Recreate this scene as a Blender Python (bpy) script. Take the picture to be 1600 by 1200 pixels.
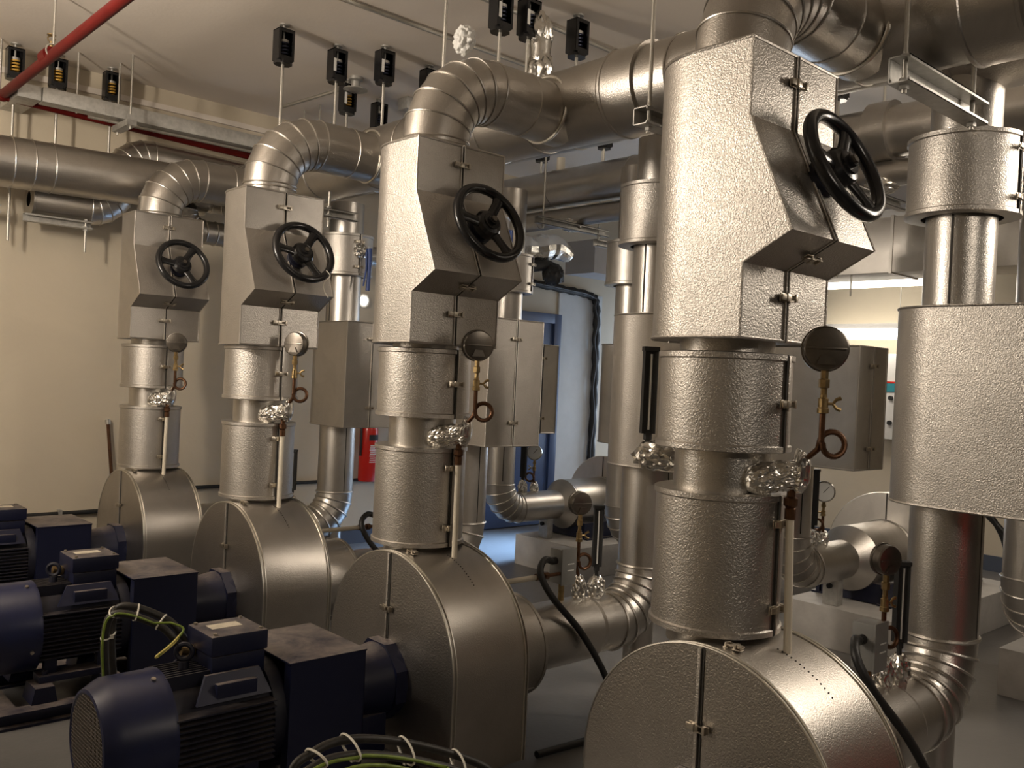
import bpy, bmesh, math, random
from mathutils import Vector, Matrix, noise
random.seed(7)
PI = math.pi
S = bpy.context.scene
C = S.collection
for o in list(bpy.data.objects):
    bpy.data.objects.remove(o, do_unlink=True)

# ------------------------------------------------------------------ camera
cam_d = bpy.data.cameras.new('camera')
cam = bpy.data.objects.new('camera', cam_d)
C.objects.link(cam)
R_ = Vector((0.7392549549, -0.6718125646, 0.0465831476))
U_ = Vector((-0.0291022284, 0.0372382545, 0.9988825620))
F_ = Vector((0.6727965308, 0.7397845568, -0.0079773215))
cam.matrix_world = Matrix(((R_.x, U_.x, -F_.x, -2.298), (R_.y, U_.y, -F_.y, -1.5814), (R_.z, U_.z, -F_.z, 1.5553), (0, 0, 0, 1)))
cam_d.sensor_fit = 'HORIZONTAL'
cam_d.sensor_width = 36.0
cam_d.lens = 1421.2 / 1600 * 36.0
cam_d.clip_start = 0.02
S.camera = cam

# ------------------------------------------------------------------ world, lights, exposure
S.view_settings.view_transform = 'Standard'
S.view_settings.look = 'None'
S.view_settings.gamma = 1.0
S.view_settings.use_curve_mapping = False
S.view_settings.exposure = 0.0
W = bpy.data.worlds.new('world')
S.world = W
W.use_nodes = True
W.node_tree.nodes['Background'].inputs['Color'].default_value = (1.0, 0.86, 0.68, 1)
W.node_tree.nodes['Background'].inputs['Strength'].default_value = 0.03
WARM = (1.0, 0.865, 0.72)
COOL = (0.36, 0.60, 1.0)
def area(name, loc, target, sx, sy, power, col):
    d = bpy.data.lights.new(name, 'AREA')
    d.shape = 'RECTANGLE'; d.size = sx; d.size_y = sy; d.energy = power; d.color = col
    o = bpy.data.objects.new(name, d); C.objects.link(o)
    o.location = loc
    v = Vector(target) - Vector(loc)
    o.rotation_euler = v.to_track_quat('-Z', 'Y').to_euler()
    return o
# light of the suspended fluorescent battens, an added camera-side fill, and daylight
LIGHTS = [  # name, location, aim, length along local x, width, watts, colour
    ('lamp_light_motor_aisle', (-3.1, 2.9, 2.72), (0.0, 1.8, 2.0), 0.2, 3.0, 33, WARM),
    ('lamp_light_motor_aisle_up', (-2.7, 2.6, 2.80), (0.2, 3.1, 3.9), 0.14, 0.6, 76, WARM),
    ('fill_light_camera_side', (-1.0, -4.2, 2.9), (0.0, 0.5, 1.2), 1.6, 0.25, 24, WARM),  # added fill without a fixture, lifts the front faces
    ('lamp_light_middle_aisle', (2.3, -1.2, 2.95), (0.5, 2.2, 1.4), 0.25, 1.4, 48, WARM),
    ('lamp_light_back', (5.2, 2.6, 2.7), (4.6, 2.0, 1.0), 0.25, 2.6, 30, WARM),
    ('daylight', (6.3, 4.3, 2.2), (3.2, 4.45, 0.0), 0.5, 0.5, 38, COOL),
]
for n, l, t, sx, sy, p, col in LIGHTS:
    lo = area(n, l, t, sx, sy, p, col)
    if n == 'daylight': lo.data.spread = math.radians(26)

# ------------------------------------------------------------------ materials
def nmat(name):
    m = bpy.data.materials.new(name); m.use_nodes = True
    nt = m.node_tree
    b = nt.nodes['Principled BSDF']
    return m, nt, b
def ramp(nt, fac, stops):
    r = nt.nodes.new('ShaderNodeValToRGB')
    while len(r.color_ramp.elements) < len(stops): r.color_ramp.elements.new(0.5)
    for e, (p, c) in zip(r.color_ramp.elements, stops):
        e.position = p; e.color = (*c, 1) if len(c) == 3 else c
    nt.links.new(fac, r.inputs['Fac'])
    return r.outputs['Color']
def tex_noise(nt, scale, detail=3, rough=0.5, dist=0.0, vec=None):
    n = nt.nodes.new('ShaderNodeTexNoise')
    n.inputs['Scale'].default_value = scale; n.inputs['Detail'].default_value = detail
    n.inputs['Roughness'].default_value = rough; n.inputs['Distortion'].default_value = dist
    if vec: nt.links.new(vec, n.inputs['Vector'])
    return n
def coord(nt):
    return nt.nodes.new('ShaderNodeTexCoord').outputs['Object']
def bump(nt, b, height, strength, dist):
    n = nt.nodes.new('ShaderNodeBump')
    n.inputs['Strength'].default_value = strength; n.inputs['Distance'].default_value = dist
    nt.links.new(height, n.inputs['Height']); nt.links.new(n.outputs['Normal'], b.inputs['Normal'])
def plain(name, col, rough=0.5, metal=0.0, spec=None, var=0.0, vscale=6.0, bmp=0.0, bscale=60):
    m, nt, b = nmat(name)
    b.inputs['Base Color'].default_value = (*col, 1); b.inputs['Roughness'].default_value = rough
    b.inputs['Metallic'].default_value = metal
    co = coord(nt)
    if var:
        n = tex_noise(nt, vscale, 4, 0.6, vec=co)
        c2 = tuple(max(0, c * (1 - var)) for c in col); c1 = tuple(min(1, c * (1 + var * 0.6)) for c in col)
        nt.links.new(ramp(nt, n.outputs['Fac'], [(0.3, c2), (0.7, c1)]), b.inputs['Base Color'])
    if bmp:
        n = tex_noise(nt, bscale, 2, vec=co); bump(nt, b, n.outputs['Fac'], bmp, 0.01)
    return m
def stucco(name, col, rough, scale, strength, dist):
    """hammered aluminium cladding sheet: a worm-like embossed relief"""
    m, nt, b = nmat(name)
    b.inputs['Metallic'].default_value = 1.0
    co = coord(nt)
    v = tex_noise(nt, scale, 1.0, 0.4, 0.8, co)
    bump(nt, b, v.outputs['Fac'], strength, dist)
    g = tex_noise(nt, 3.5, 5, 0.65, 0.6, co)
    c2 = tuple(c * 0.86 for c in col)
    nt.links.new(ramp(nt, g.outputs['Fac'], [(0.32, c2), (0.62, col)]), b.inputs['Base Color'])
    rr = nt.nodes.new('ShaderNodeMapRange')
    rr.inputs['To Min'].default_value = rough + 0.07; rr.inputs['To Max'].default_value = rough - 0.05
    nt.links.new(g.outputs['Fac'], rr.inputs['Value']); nt.links.new(rr.outputs['Result'], b.inputs['Roughness'])
    return m
M = {}
M['panel'] = stucco('front_panel_aluminium', (0.50, 0.47, 0.43), 0.36, 165, 0.42, 0.0034)
M['emboss'] = stucco('embossed_aluminium', (0.56, 0.53, 0.488), 0.42, 175, 0.48, 0.0034)
M['sheet'] = stucco('smooth_aluminium', (0.56, 0.533, 0.492), 0.33, 190, 0.32, 0.0026)
M['pale'] = stucco('pale_aluminium', (0.60, 0.575, 0.535), 0.38, 210, 0.25, 0.0026)
M['shell'] = stucco('casing_aluminium', (0.52, 0.49, 0.448), 0.36, 210, 0.25, 0.0026)
M['edge'] = plain('aluminium_edge', (0.78, 0.75, 0.68), 0.32, 1.0, var=0.1)
M['seam'] = plain('dark_seam', (0.03, 0.027, 0.022), 0.7)
M['steel'] = plain('latch_steel', (0.55, 0.50, 0.42), 0.35, 1.0, var=0.25, vscale=60)
M['galv'] = plain('galvanised_steel', (0.50, 0.49, 0.46), 0.48, 0.75, var=0.18, vscale=30)
M['rod'] = plain('zinc_rod', (0.52, 0.50, 0.45), 0.4, 0.9, bmp=0.2, bscale=300)
M['foil'] = stucco('aluminium_foil', (0.80, 0.78, 0.73), 0.25, 14, 0.5, 0.012)
M['black'] = plain('gloss_black', (0.012, 0.012, 0.013), 0.22, var=0.2)
M['matt_black'] = plain('matt_black', (0.012, 0.012, 0.012), 0.6, var=0.2)
M['rubber'] = plain('black_rubber', (0.016, 0.016, 0.016), 0.45, bmp=0.1, bscale=200)
def dusty(name, col, dust, rough):
    m, nt, b = nmat(name)
    b.inputs['Roughness'].default_value = rough
    co = coord(nt)
    geo = nt.nodes.new('ShaderNodeNewGeometry')
    sep = nt.nodes.new('ShaderNodeSeparateXYZ'); nt.links.new(geo.outputs['Normal'], sep.inputs[0])
    n = tex_noise(nt, 9, 6, 0.7, 0.4, co)
    mul = nt.nodes.new('ShaderNodeMath'); mul.operation = 'MULTIPLY'
    up = nt.nodes.new('ShaderNodeMapRange'); up.inputs['From Min'].default_value = 0.75; up.inputs['From Max'].default_value = 1.0
    nt.links.new(sep.outputs['Z'], up.inputs['Value'])
    nr = nt.nodes.new('ShaderNodeMapRange'); nr.inputs['From Min'].default_value = 0.3; nr.inputs['From Max'].default_value = 0.66
    nt.links.new(n.outputs['Fac'], nr.inputs['Value'])
    nt.links.new(up.outputs['Result'], mul.inputs[0]); nt.links.new(nr.outputs['Result'], mul.inputs[1])
    sc = nt.nodes.new('ShaderNodeMath'); sc.operation = 'MULTIPLY'; sc.inputs[1].default_value = 0.72
    nt.links.new(mul.outputs[0], sc.inputs[0])
    mx = nt.nodes.new('ShaderNodeMix'); mx.data_type = 'RGBA'
    mx.inputs[6].default_value = (*col, 1); mx.inputs[7].default_value = (*dust, 1)
    nt.links.new(sc.outputs[0], mx.inputs[0]); nt.links.new(mx.outputs[2], b.inputs['Base Color'])
    return m
M['navy'] = dusty('navy_paint', (0.005, 0.0075, 0.030), (0.30, 0.25, 0.21), 0.42)
M['blue'] = plain('blue_fan_cover_paint', (0.008, 0.012, 0.048), 0.36, var=0.25, vscale=8)
M['fin'] = dusty('dark_motor_fins', (0.006, 0.007, 0.018), (0.10, 0.085, 0.075), 0.5)
M['lever_blue'] = plain('blue_lever_vinyl', (0.012, 0.045, 0.20), 0.4)
M['brass'] = plain('brass', (0.40, 0.29, 0.14), 0.36, 1.0, var=0.25, vscale=50)
M['copper'] = plain('browned_copper', (0.13, 0.065, 0.035), 0.38, 0.8, var=0.3, vscale=40)
M['gauge'] = plain('gauge_case', (0.20, 0.18, 0.155), 0.28, 0.9, var=0.15, vscale=30)
M['chrome'] = plain('gauge_bezel', (0.62, 0.60, 0.55), 0.2, 1.0)
M['dial'] = plain('white_dial', (0.75, 0.75, 0.72), 0.4)
M['pvc'] = plain('cream_plastic_pipe', (0.72, 0.66, 0.54), 0.42, var=0.08)
M['tie'] = plain('white_cable_tie', (0.75, 0.72, 0.62), 0.4)
M['green'] = plain('green_yellow_wire', (0.20, 0.28, 0.04), 0.4, var=0.35, vscale=40)
M['yellow'] = plain('yellow_wire', (0.72, 0.60, 0.16), 0.4, var=0.2, vscale=40)
M['cable'] = plain('armoured_cable', (0.025, 0.022, 0.018), 0.5, var=0.4, vscale=40)
M['red'] = plain('red_paint', (0.10, 0.005, 0.004), 0.5, var=0.15)
M['red'].node_tree.nodes['Principled BSDF'].inputs['Specular IOR Level'].default_value = 0.2
M['mesh'] = plain('dusty_wire_mesh', (0.16, 0.14, 0.12), 0.5, 0.4)
M['redgloss'] = plain('extinguisher_red', (0.55, 0.02, 0.012), 0.25)
M['white'] = plain('white_enamel', (0.72, 0.71, 0.68), 0.4, var=0.05)
M['greybox'] = plain('grey_box_paint', (0.22, 0.22, 0.21), 0.45, var=0.1)
M['spring'] = plain('blue_black_spring', (0.02, 0.025, 0.05), 0.3, 0.4)
M['ochre'] = plain('yellow_spring', (0.62, 0.36, 0.06), 0.4)
M['conc'] = plain('painted_plinth', (0.50, 0.48, 0.45), 0.6, var=0.15, bmp=0.1, bscale=40)
M['teal'] = plain('teal_panel_strip', (0.03, 0.22, 0.27), 0.4)
M['label'] = plain('paper_label', (0.62, 0.56, 0.44), 0.6, var=0.2, vscale=40)
def wallmat(name, col, var, rough=0.65):
    m, nt, b = nmat(name)
    b.inputs['Roughness'].default_value = rough
    co = coord(nt)
    n = tex_noise(nt, 1.3, 6, 0.62, 0.5, co)
    nt.links.new(ramp(nt, n.outputs['Fac'], [(0.28, tuple(c * (1 - var) for c in col)), (0.68, col)]), b.inputs['Base Color'])
    f = tex_noise(nt, 45, 3, vec=co); bump(nt, b, f.outputs['Fac'], 0.08, 0.01)
    return m
M['wall'] = wallmat('cream_wall_paint', (0.62, 0.545, 0.42), 0.10)
M['dimwall'] = wallmat('dimmed_wall_paint', (0.16, 0.155, 0.15), 0.15)  # dimness behind the camera put into the paint, darkens the front faces' reflections
M['ceil'] = wallmat('ceiling_paint', (0.76, 0.69, 0.61), 0.06)
M['floor'] = wallmat('grey_floor_paint', (0.17, 0.165, 0.16), 0.28, 0.33)
M['base'] = plain('blue_grey_skirting', (0.07, 0.085, 0.12), 0.5)
M['door'] = plain('blue_door_paint', (0.045, 0.07, 0.145), 0.4, var=0.08)
M['board'] = plain('pale_wall_board', (0.55, 0.56, 0.55), 0.6, var=0.06)
M['beam'] = plain('beam_paint', (0.45, 0.44, 0.44), 0.6, var=0.06)
def emis(name, col, st):
    m, nt, b = nmat(name)
    b.inputs['Emission Color'].default_value = (*col, 1); b.inputs['Emission Strength'].default_value = st
    b.inputs['Base Color'].default_value = (0.8, 0.8, 0.8, 1)
    return m
M['lamp'] = emis('lit_diffuser', (1.0, 0.92, 0.80), 7.0)
M['day'] = emis('daylight_pane', (0.6, 0.76, 1.0), 5.0)

# ------------------------------------------------------------------ mesh helpers
class MB:
    def __init__(s): s.bm = bmesh.new()
    def v(s, p): return s.bm.verts.new(p)
    def face(s, vs):
        try: return s.bm.faces.new(vs)
        except ValueError: return None
    def box(s, x0, x1, y0, y1, z0, z1, mat=None, bev=0.0):
        b2 = bmesh.new()
        bmesh.ops.create_cube(b2, size=1.0)
        bmesh.ops.scale(b2, vec=(abs(x1 - x0), abs(y1 - y0), abs(z1 - z0)), verts=b2.verts)
        bmesh.ops.translate(b2, vec=((x0 + x1) / 2, (y0 + y1) / 2, (z0 + z1) / 2), verts=b2.verts)
        if bev: bmesh.ops.bevel(b2, geom=list(b2.edges), offset=bev, segments=2, affect='EDGES', profile=0.6)
        if mat is not None: bmesh.ops.transform(b2, matrix=mat, verts=b2.verts)
        s.add(b2); return s
    def add(s, b2):
        me = bpy.data.meshes.new('tmp'); b2.to_mesh(me); b2.free()
        s.bm.from_mesh(me); bpy.data.meshes.remove(me)
    def lathe(s, org, ax, prof, n=40, closed=False):
        """prof: list of (radius, distance along axis)"""
        org = Vector(org); ax = Vector(ax).normalized()
        u = ax.orthogonal().normalized(); w = ax.cross(u)
        rings = []
        for r, t in prof:
            if r <= 1e-6: rings.append([s.v(org + ax * t)]); continue
            rings.append([s.v(org + ax * t + (u * math.cos(a) + w * math.sin(a)) * r) for a in (2 * PI * i / n for i in range(n))])
        if closed: rings.append(rings[0])
        for a, b in zip(rings, rings[1:]):
            for i in range(n):
                j = (i + 1) % n
                if len(a) == 1 and len(b) == 1: continue
                if len(a) == 1: s.face((a[0], b[j], b[i]))
                elif len(b) == 1: s.face((a[i], a[j], b[0]))
                else: s.face((a[i], a[j], b[j], b[i]))
        return s
    def cyl(s, p0, p1, r0, r1=None, n=32):
        p0 = Vector(p0); p1 = Vector(p1); L = (p1 - p0).length
        r1 = r0 if r1 is None else r1
        return s.lathe(p0, p1 - p0, [(0, 0), (r0, 0), (r1, L), (0, L)], n)
    def ring(s, c, nrm, R, r, n=48, k=8):
        return s.lathe(c, nrm, [(R + r * math.cos(2 * PI * i / k), r * math.sin(2 * PI * i / k)) for i in range(k)], n, closed=True)
    def tube(s, pts, r, n=12, caps=True, closed=False):
        pts = [Vector(p) for p in pts]; rs = r if isinstance(r, (list, tuple)) else [r] * len(pts)
        N = len(pts); tang = []
        for i in range(N):
            a = pts[(i - 1) % N] if (closed or i > 0) else pts[i]
            b = pts[(i + 1) % N] if (closed or i < N - 1) else pts[i]
            tang.append((b - a).normalized())
        u = tang[0].orthogonal().normalized(); rings = []
        for i in range(N):
            t = tang[i]; u = (u - t * u.dot(t)).normalized(); w = t.cross(u)
            rings.append([s.v(pts[i] + (u * math.cos(2 * PI * k / n) + w * math.sin(2 * PI * k / n)) * rs[i]) for k in range(n)])
        prs = list(zip(rings, rings[1:])) + ([(rings[-1], rings[0])] if closed else [])
        for a, b in prs:
            for k in range(n):
                j = (k + 1) % n
                s.face((a[k], a[j], b[j], b[k]))
        if caps and not closed:
            s.face(list(reversed(rings[0]))); s.face(rings[-1])
        return s
    def prism(s, poly, fn, w0, w1):
        """poly in (u,v); fn(u,v,w) -> 3d"""
        a = [s.v(fn(u, v, w0)) for u, v in poly]; b = [s.v(fn(u, v, w1)) for u, v in poly]
        s.face(list(reversed(a))); s.face(b)
        for i in range(len(poly)):
            j = (i + 1) % len(poly); s.face((a[i], a[j], b[j], b[i]))
        return s
    def lump(s, c, rad, amp, seed, sub=3, mat=None):
        if amp > 0.15: sub = 4; amp *= 0.8
        b2 = bmesh.new(); bmesh.ops.create_icosphere(b2, subdivisions=sub, radius=1.0)
        for v in b2.verts:
            d = v.co.normalized()
            k = 1 + amp * noise.noise(d * 3.1 + Vector((seed, 0, 0))) + amp * 0.5 * abs(noise.noise(d * 6.0 + Vector((0, seed, 0)))) + amp * 0.18 * noise.noise(d * 15.0)
            v.co = Vector((d.x * rad[0], d.y * rad[1], d.z * rad[2])) * k
        if mat is not None: bmesh.ops.transform(b2, matrix=mat, verts=b2.verts)
        bmesh.ops.translate(b2, vec=c, verts=b2.verts)
        s.add(b2); return s
ORG = {}
def link(name, mb, m, parent=None, angle=28, xf=None):
    """one mesh object; vertices are given in world space and moved into the thing's own space"""
    bm = mb.bm
    if xf is not None: bmesh.ops.transform(bm, matrix=xf, verts=bm.verts)
    bmesh.ops.recalc_face_normals(bm, faces=bm.faces)
    org = ORG[parent.name] if parent is not None else None
    if org is None:
        xs = [v.co for v in bm.verts]
        lo = Vector((min(v.x for v in xs), min(v.y for v in xs), min(v.z for v in xs)))
        hi = Vector((max(v.x for v in xs), max(v.y for v in xs), max(v.z for v in xs)))
        org = Vector(((lo.x + hi.x) / 2, (lo.y + hi.y) / 2, lo.z))
    bmesh.ops.translate(bm, vec=-org, verts=bm.verts)
    me = bpy.data.meshes.new(name); bm.to_mesh(me); bm.free()
    me.materials.append(M[m] if isinstance(m, str) else m)
    me.shade_smooth(); me.set_sharp_from_angle(angle=math.radians(angle))
    o = bpy.data.objects.new(name, me); C.objects.link(o)
    if parent is not None: o.parent = parent
    else: o.location = org
    ORG[o.name] = org
    return o
def thing(name, label, cat, loc, group=None):
    o = bpy.data.objects.new(name, None); C.objects.link(o)
    o.location = loc; o['label'] = label; o['category'] = cat
    o.empty_display_size = 0.1
    if group: o['group'] = group
    ORG[o.name] = Vector(loc)
    return o
def tag(o, label, cat, group=None):
    o['label'] = label; o['category'] = cat
    if group: o['group'] = group
    return o
def struct(o):
    o['kind'] = 'structure'; return o
def dup(root, off, label):
    """a copy of a thing with copies of its parts and sub-parts"""
    def rec(src, par):
        c = src.copy(); C.objects.link(c)
        if par: c.parent = par
        for ch in src.children: rec(ch, c)
        return c
    r = rec(root, None)
    r.location = root.location + Vector(off)
    if 'label' in root: r['label'] = label
    ORG[r.name] = Vector(r.location)
    return r
def arc(c, r, a0, a1, n, ex, ez):
    c = Vector(c); ex = Vector(ex); ez = Vector(ez)
    return [c + ex * (r * math.cos(a0 + (a1 - a0) * i / n)) + ez * (r * math.sin(a0 + (a1 - a0) * i / n)) for i in range(n + 1)]
def spline(pts, n=10):
    P = [Vector(p) for p in pts]; P = [P[0] * 2 - P[1]] + P + [P[-1] * 2 - P[-2]]; out = []
    for i in range(1, len(P) - 2):
        for k in range(n):
            t = k / n; a, b, c, d = P[i - 1], P[i], P[i + 1], P[i + 2]
            out.append(0.5 * ((2 * b) + (c - a) * t + (2 * a - 5 * b + 4 * c - d) * t * t + (3 * b - a - 3 * c + d) * t ** 3))
    out.append(P[-2]); return out

YK = [0.0, 1.493, 2.956, 4.5]
WHO = ['nearest', 'second nearest', 'third nearest', 'farthest']
SIDE = ['at the right foreground', 'in the middle of the photo', 'left of the middle', 'by the cream wall at far left']
FLR = 0.0
WALLY = 5.35
CEIL = 3.6

# ------------------------------------------------------------------ the room
def slab(name, x0, x1, y0, y1, z0, z1, m, bev=0):
    return struct(link(name, MB().box(x0, x1, y0, y1, z0, z1, bev=bev), m))
slab('floor', -4.2, 6.7, -7.7, 5.55, -0.1, 0.0, 'floor')
slab('ceiling', -4.2, 6.7, -7.7, 5.55, CEIL, CEIL + 0.1, 'ceil')
slab('wall_back', -4.2, 6.7, WALLY, WALLY + 0.15, 0, CEIL, 'wall')
slab('wall_left', -4.2, -4.05, -7.7, WALLY, 0, CEIL, 'wall')
slab('wall_front', -4.2, 6.7, -7.7, -7.55, 0, CEIL, 'dimwall')
slab('wall_right', 6.5, 6.65, -7.7, WALLY, 0, CEIL, 'wall')
slab('trim_1', -4.05, 6.5, WALLY - 0.03, WALLY, CEIL - 0.16, CEIL - 0.12, 'ceil')
slab('baseboard_back', -4.05, 3.52, WALLY - 0.015, WALLY, 0, 0.14, 'base')
slab('baseboard_right', 6.485, 6.5, -4.5, WALLY - 0.02, 0, 0.14, 'base')
# door
dr = thing('door_1', '', '', (4.1, WALLY, 0)); struct(dr)
del dr['label']; del dr['category']
link('door_leaf', MB().box(3.62, 4.52, WALLY - 0.045, WALLY - 0.005, 0.01, 2.14, bev=0.003), 'door', dr)
fr = MB()
for a in ((3.53, 3.62, 0, 2.24), (4.52, 4.62, 0, 2.24), (3.62, 4.52, 2.14, 2.24)):
    fr.box(a[0], a[1], WALLY - 0.07, WALLY, a[2], a[3], bev=0.004)
link('door_frame', fr, 'door', dr)
link('door_handle', MB().cyl((3.72, WALLY - 0.05, 1.02), (3.72, WALLY - 0.10, 1.02), 0.012).cyl((3.72, WALLY - 0.10, 1.02), (3.84, WALLY - 0.10, 1.02), 0.01), 'steel', dr)
# pale board right of the door
slab('trim_2', 4.62, 5.30, WALLY - 0.02, WALLY, 0, 2.5, 'board')
# window with daylight on the right wall
w1 = thing('window_1', '', '', (6.5, 4.45, 0.4)); struct(w1); del w1['label']; del w1['category']
link('window_pane', MB().box(6.47, 6.48, 3.9, 5.0, 0.5, 2.3), 'day', w1)
wf = MB()
for y in (3.86, 4.43, 5.0): wf.box(6.44, 6.5, y, y + 0.05, 0.45, 2.35)
for z in (0.45, 2.3): wf.box(6.44, 6.5, 3.86, 5.05, z, z + 0.05)
link('window_frame', wf, 'white', w1)
# downstand beams at far right end
slab('trim_3', 4.3, 6.5, 4.55, 4.95, 2.62, 2.95, 'beam')
slab('trim_4', 5.6, 6.5, -4.5, 4.5, 3.2, 3.6, 'beam')

# ------------------------------------------------------------------ shared part builders
def latch(root, c, across, out, L=0.072):
    """toggle latch: base plate, lever and hook over the seam"""
    c = Vector(c); ax = Vector(across).normalized(); on = Vector(out).normalized(); up = on.cross(ax)
    m = Matrix((( ax.x, up.x, on.x, c.x), (ax.y, up.y, on.y, c.y), (ax.z, up.z, on.z, c.z), (0, 0, 0, 1)))
    b = MB()
    b.box(-L * 0.55, -L * 0.08, -0.012, 0.012, 0, 0.004, m, 0.0015)
    b.box(L * 0.22, L * 0.55, -0.010, 0.010, 0, 0.004, m, 0.0015)
    b.box(-L * 0.62, L * 0.05, -0.0085, 0.0085, 0.008, 0.014, m, 0.002)
    b.box(-L * 0.30, -L * 0.12, -0.011, 0.011, 0.003, 0.016, m, 0.001)
    b.box(L * 0.30, L * 0.45, -0.011, 0.011, 0.003, 0.016, m, 0.001)
    for s in (-1, 1): b.box(-L * 0.15, L * 0.40, s * 0.0085 - 0.002, s * 0.0085 + 0.002, 0.009, 0.013, m)
    return link('latch', b, 'steel', root)
def cyl_jacket(root, cx, cy, r, z0, z1, az, mat='emboss', latches=(0.25, 0.75), bead=0.006):
    """removable cylindrical cladding jacket with rolled rims, a seam and latches"""
    h = 0.018
    prof = [(r * 0.72, z0), (r - 0.004, z0), (r + bead, z0 + 0.003), (r + bead, z0 + h), (r, z0 + h + 0.004), (r, z1 - h - 0.004),
            (r + bead, z1 - h), (r + bead, z1 - 0.003), (r - 0.004, z1), (r * 0.72, z1)]
    link('shell', MB().lathe((cx, cy, 0), (0, 0, 1), prof, 64), mat, root, 30)
    d = Vector((math.cos(az), math.sin(az), 0)); t = Vector((-d.y, d.x, 0))
    p = Vector((cx, cy, 0)) + d * r
    sb = MB()
    m = Matrix(((t.x, d.x, 0, p.x), (t.y, d.y, 0, p.y), (0, 0, 1, 0), (0, 0, 0, 1)))
    sb.box(-0.0035, 0.0035, -0.004, 0.0065, z0 + 0.002, z1 - 0.002, m)
    link('seam', sb, 'seam', root)
    link('seam_flange', MB().box(0.004, 0.016, -0.004, 0.009, z0 + 0.004, z1 - 0.004, m, 0.002), mat, root)
    for f in latches:
        latch(root, p + Vector((0, 0, z0 + (z1 - z0) * f)) + d * 0.007, t, d)
def seg_elbow(b, bd, c, R, r, a0, a1, n, ex, ez, bead=0.0045):
    """lobster-back elbow: n gores with a raised bead at each joint"""
    P = arc(c, R, a0, a1, n, ex, ez)
    ex = Vector(ex); ez = Vector(ez)
    rings = []; N = 48; nrm = ex.cross(ez)
    for i, p in enumerate(P):
        a = a0 + (a1 - a0) * i / n
        rad = ex * math.cos(a) + ez * math.sin(a)
        k = 1.0 / math.cos(abs(a1 - a0) / n / 2)
        rings.append([b.v(p + rad * (r * k * math.cos(2 * PI * j / N)) + nrm * (r * math.sin(2 * PI * j / N))) for j in range(N)])
        tg = (-ex * math.sin(a) + ez * math.cos(a))
        bd.ring(p, tg, r + bead * 0.4, bead, 48, 6)
    for A, B in zip(rings, rings[1:]):
        for j in range(N):
            q = (j + 1) % N; b.face((A[j], A[q], B[q], B[j]))
def d_jacket(root, cx, cy, w, levels, mat='emboss', gap=0.003, latch_rows=(), ft=0.004):
    """D-shaped valve box in two halves. levels: (z, front_y_offset) from bottom to top; flat front towards -Y, round back towards +Y"""
    NB = 20
    for sx in (-1, 1):
        b = MB(); rings = []
        for z, f in levels:
            pl = [(sx * gap, -f), (sx * w, -f), (sx * w, 0)]
            for i in range(1, NB + 1):
                a = PI / 2 * i / NB
                pl.append((sx * max(gap, w * math.cos(a)), w * math.sin(a)))
            rings.append([b.v((cx + x, cy + y, z)) for x, y in pl])
        for A, B in zip(rings, rings[1:]):
            for i in range(len(A) - 1): b.face((A[i], A[i + 1], B[i + 1], B[i]))
        for A in (rings[0], rings[-1]): b.face(A)
        # folded edges along the front corner, rims and the seam flange
        b.tube([(cx + sx * w, cy - f, z) for z, f in levels], ft, 6)
        b.tube([(cx + sx * gap * 2.2, cy - f - 0.003, z) for z, f in levels], ft * 0.8, 6)
        for z, f in (levels[0], levels[-1]):
            rim = [(cx + sx * gap, cy - f, z), (cx + sx * w, cy - f, z), (cx + sx * w, cy, z)] + \
                  [(cx + sx * max(gap, w * math.cos(PI / 2 * i / NB)), cy + w * math.sin(PI / 2 * i / NB), z) for i in range(1, NB + 1)]
            b.tube(rim, ft * 1.3, 6)
        link('jacket_half', b, mat, root, 24)
    sm = MB()
    sm.tube([(cx, cy - f + 0.001, z) for z, f in levels], 0.0045, 6)
    link('seam', sm, 'seam', root)
    for z, f, ny, nz in latch_rows:
        latch(root, (cx - 0.004, cy - f, z) + Vector((0, ny, nz)) * 0.004 if False else Vector((cx - 0.004, cy - f, z)) + Vector((0, ny, nz)) * 0.005, (1, 0, 0), (0, ny, nz))
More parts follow.
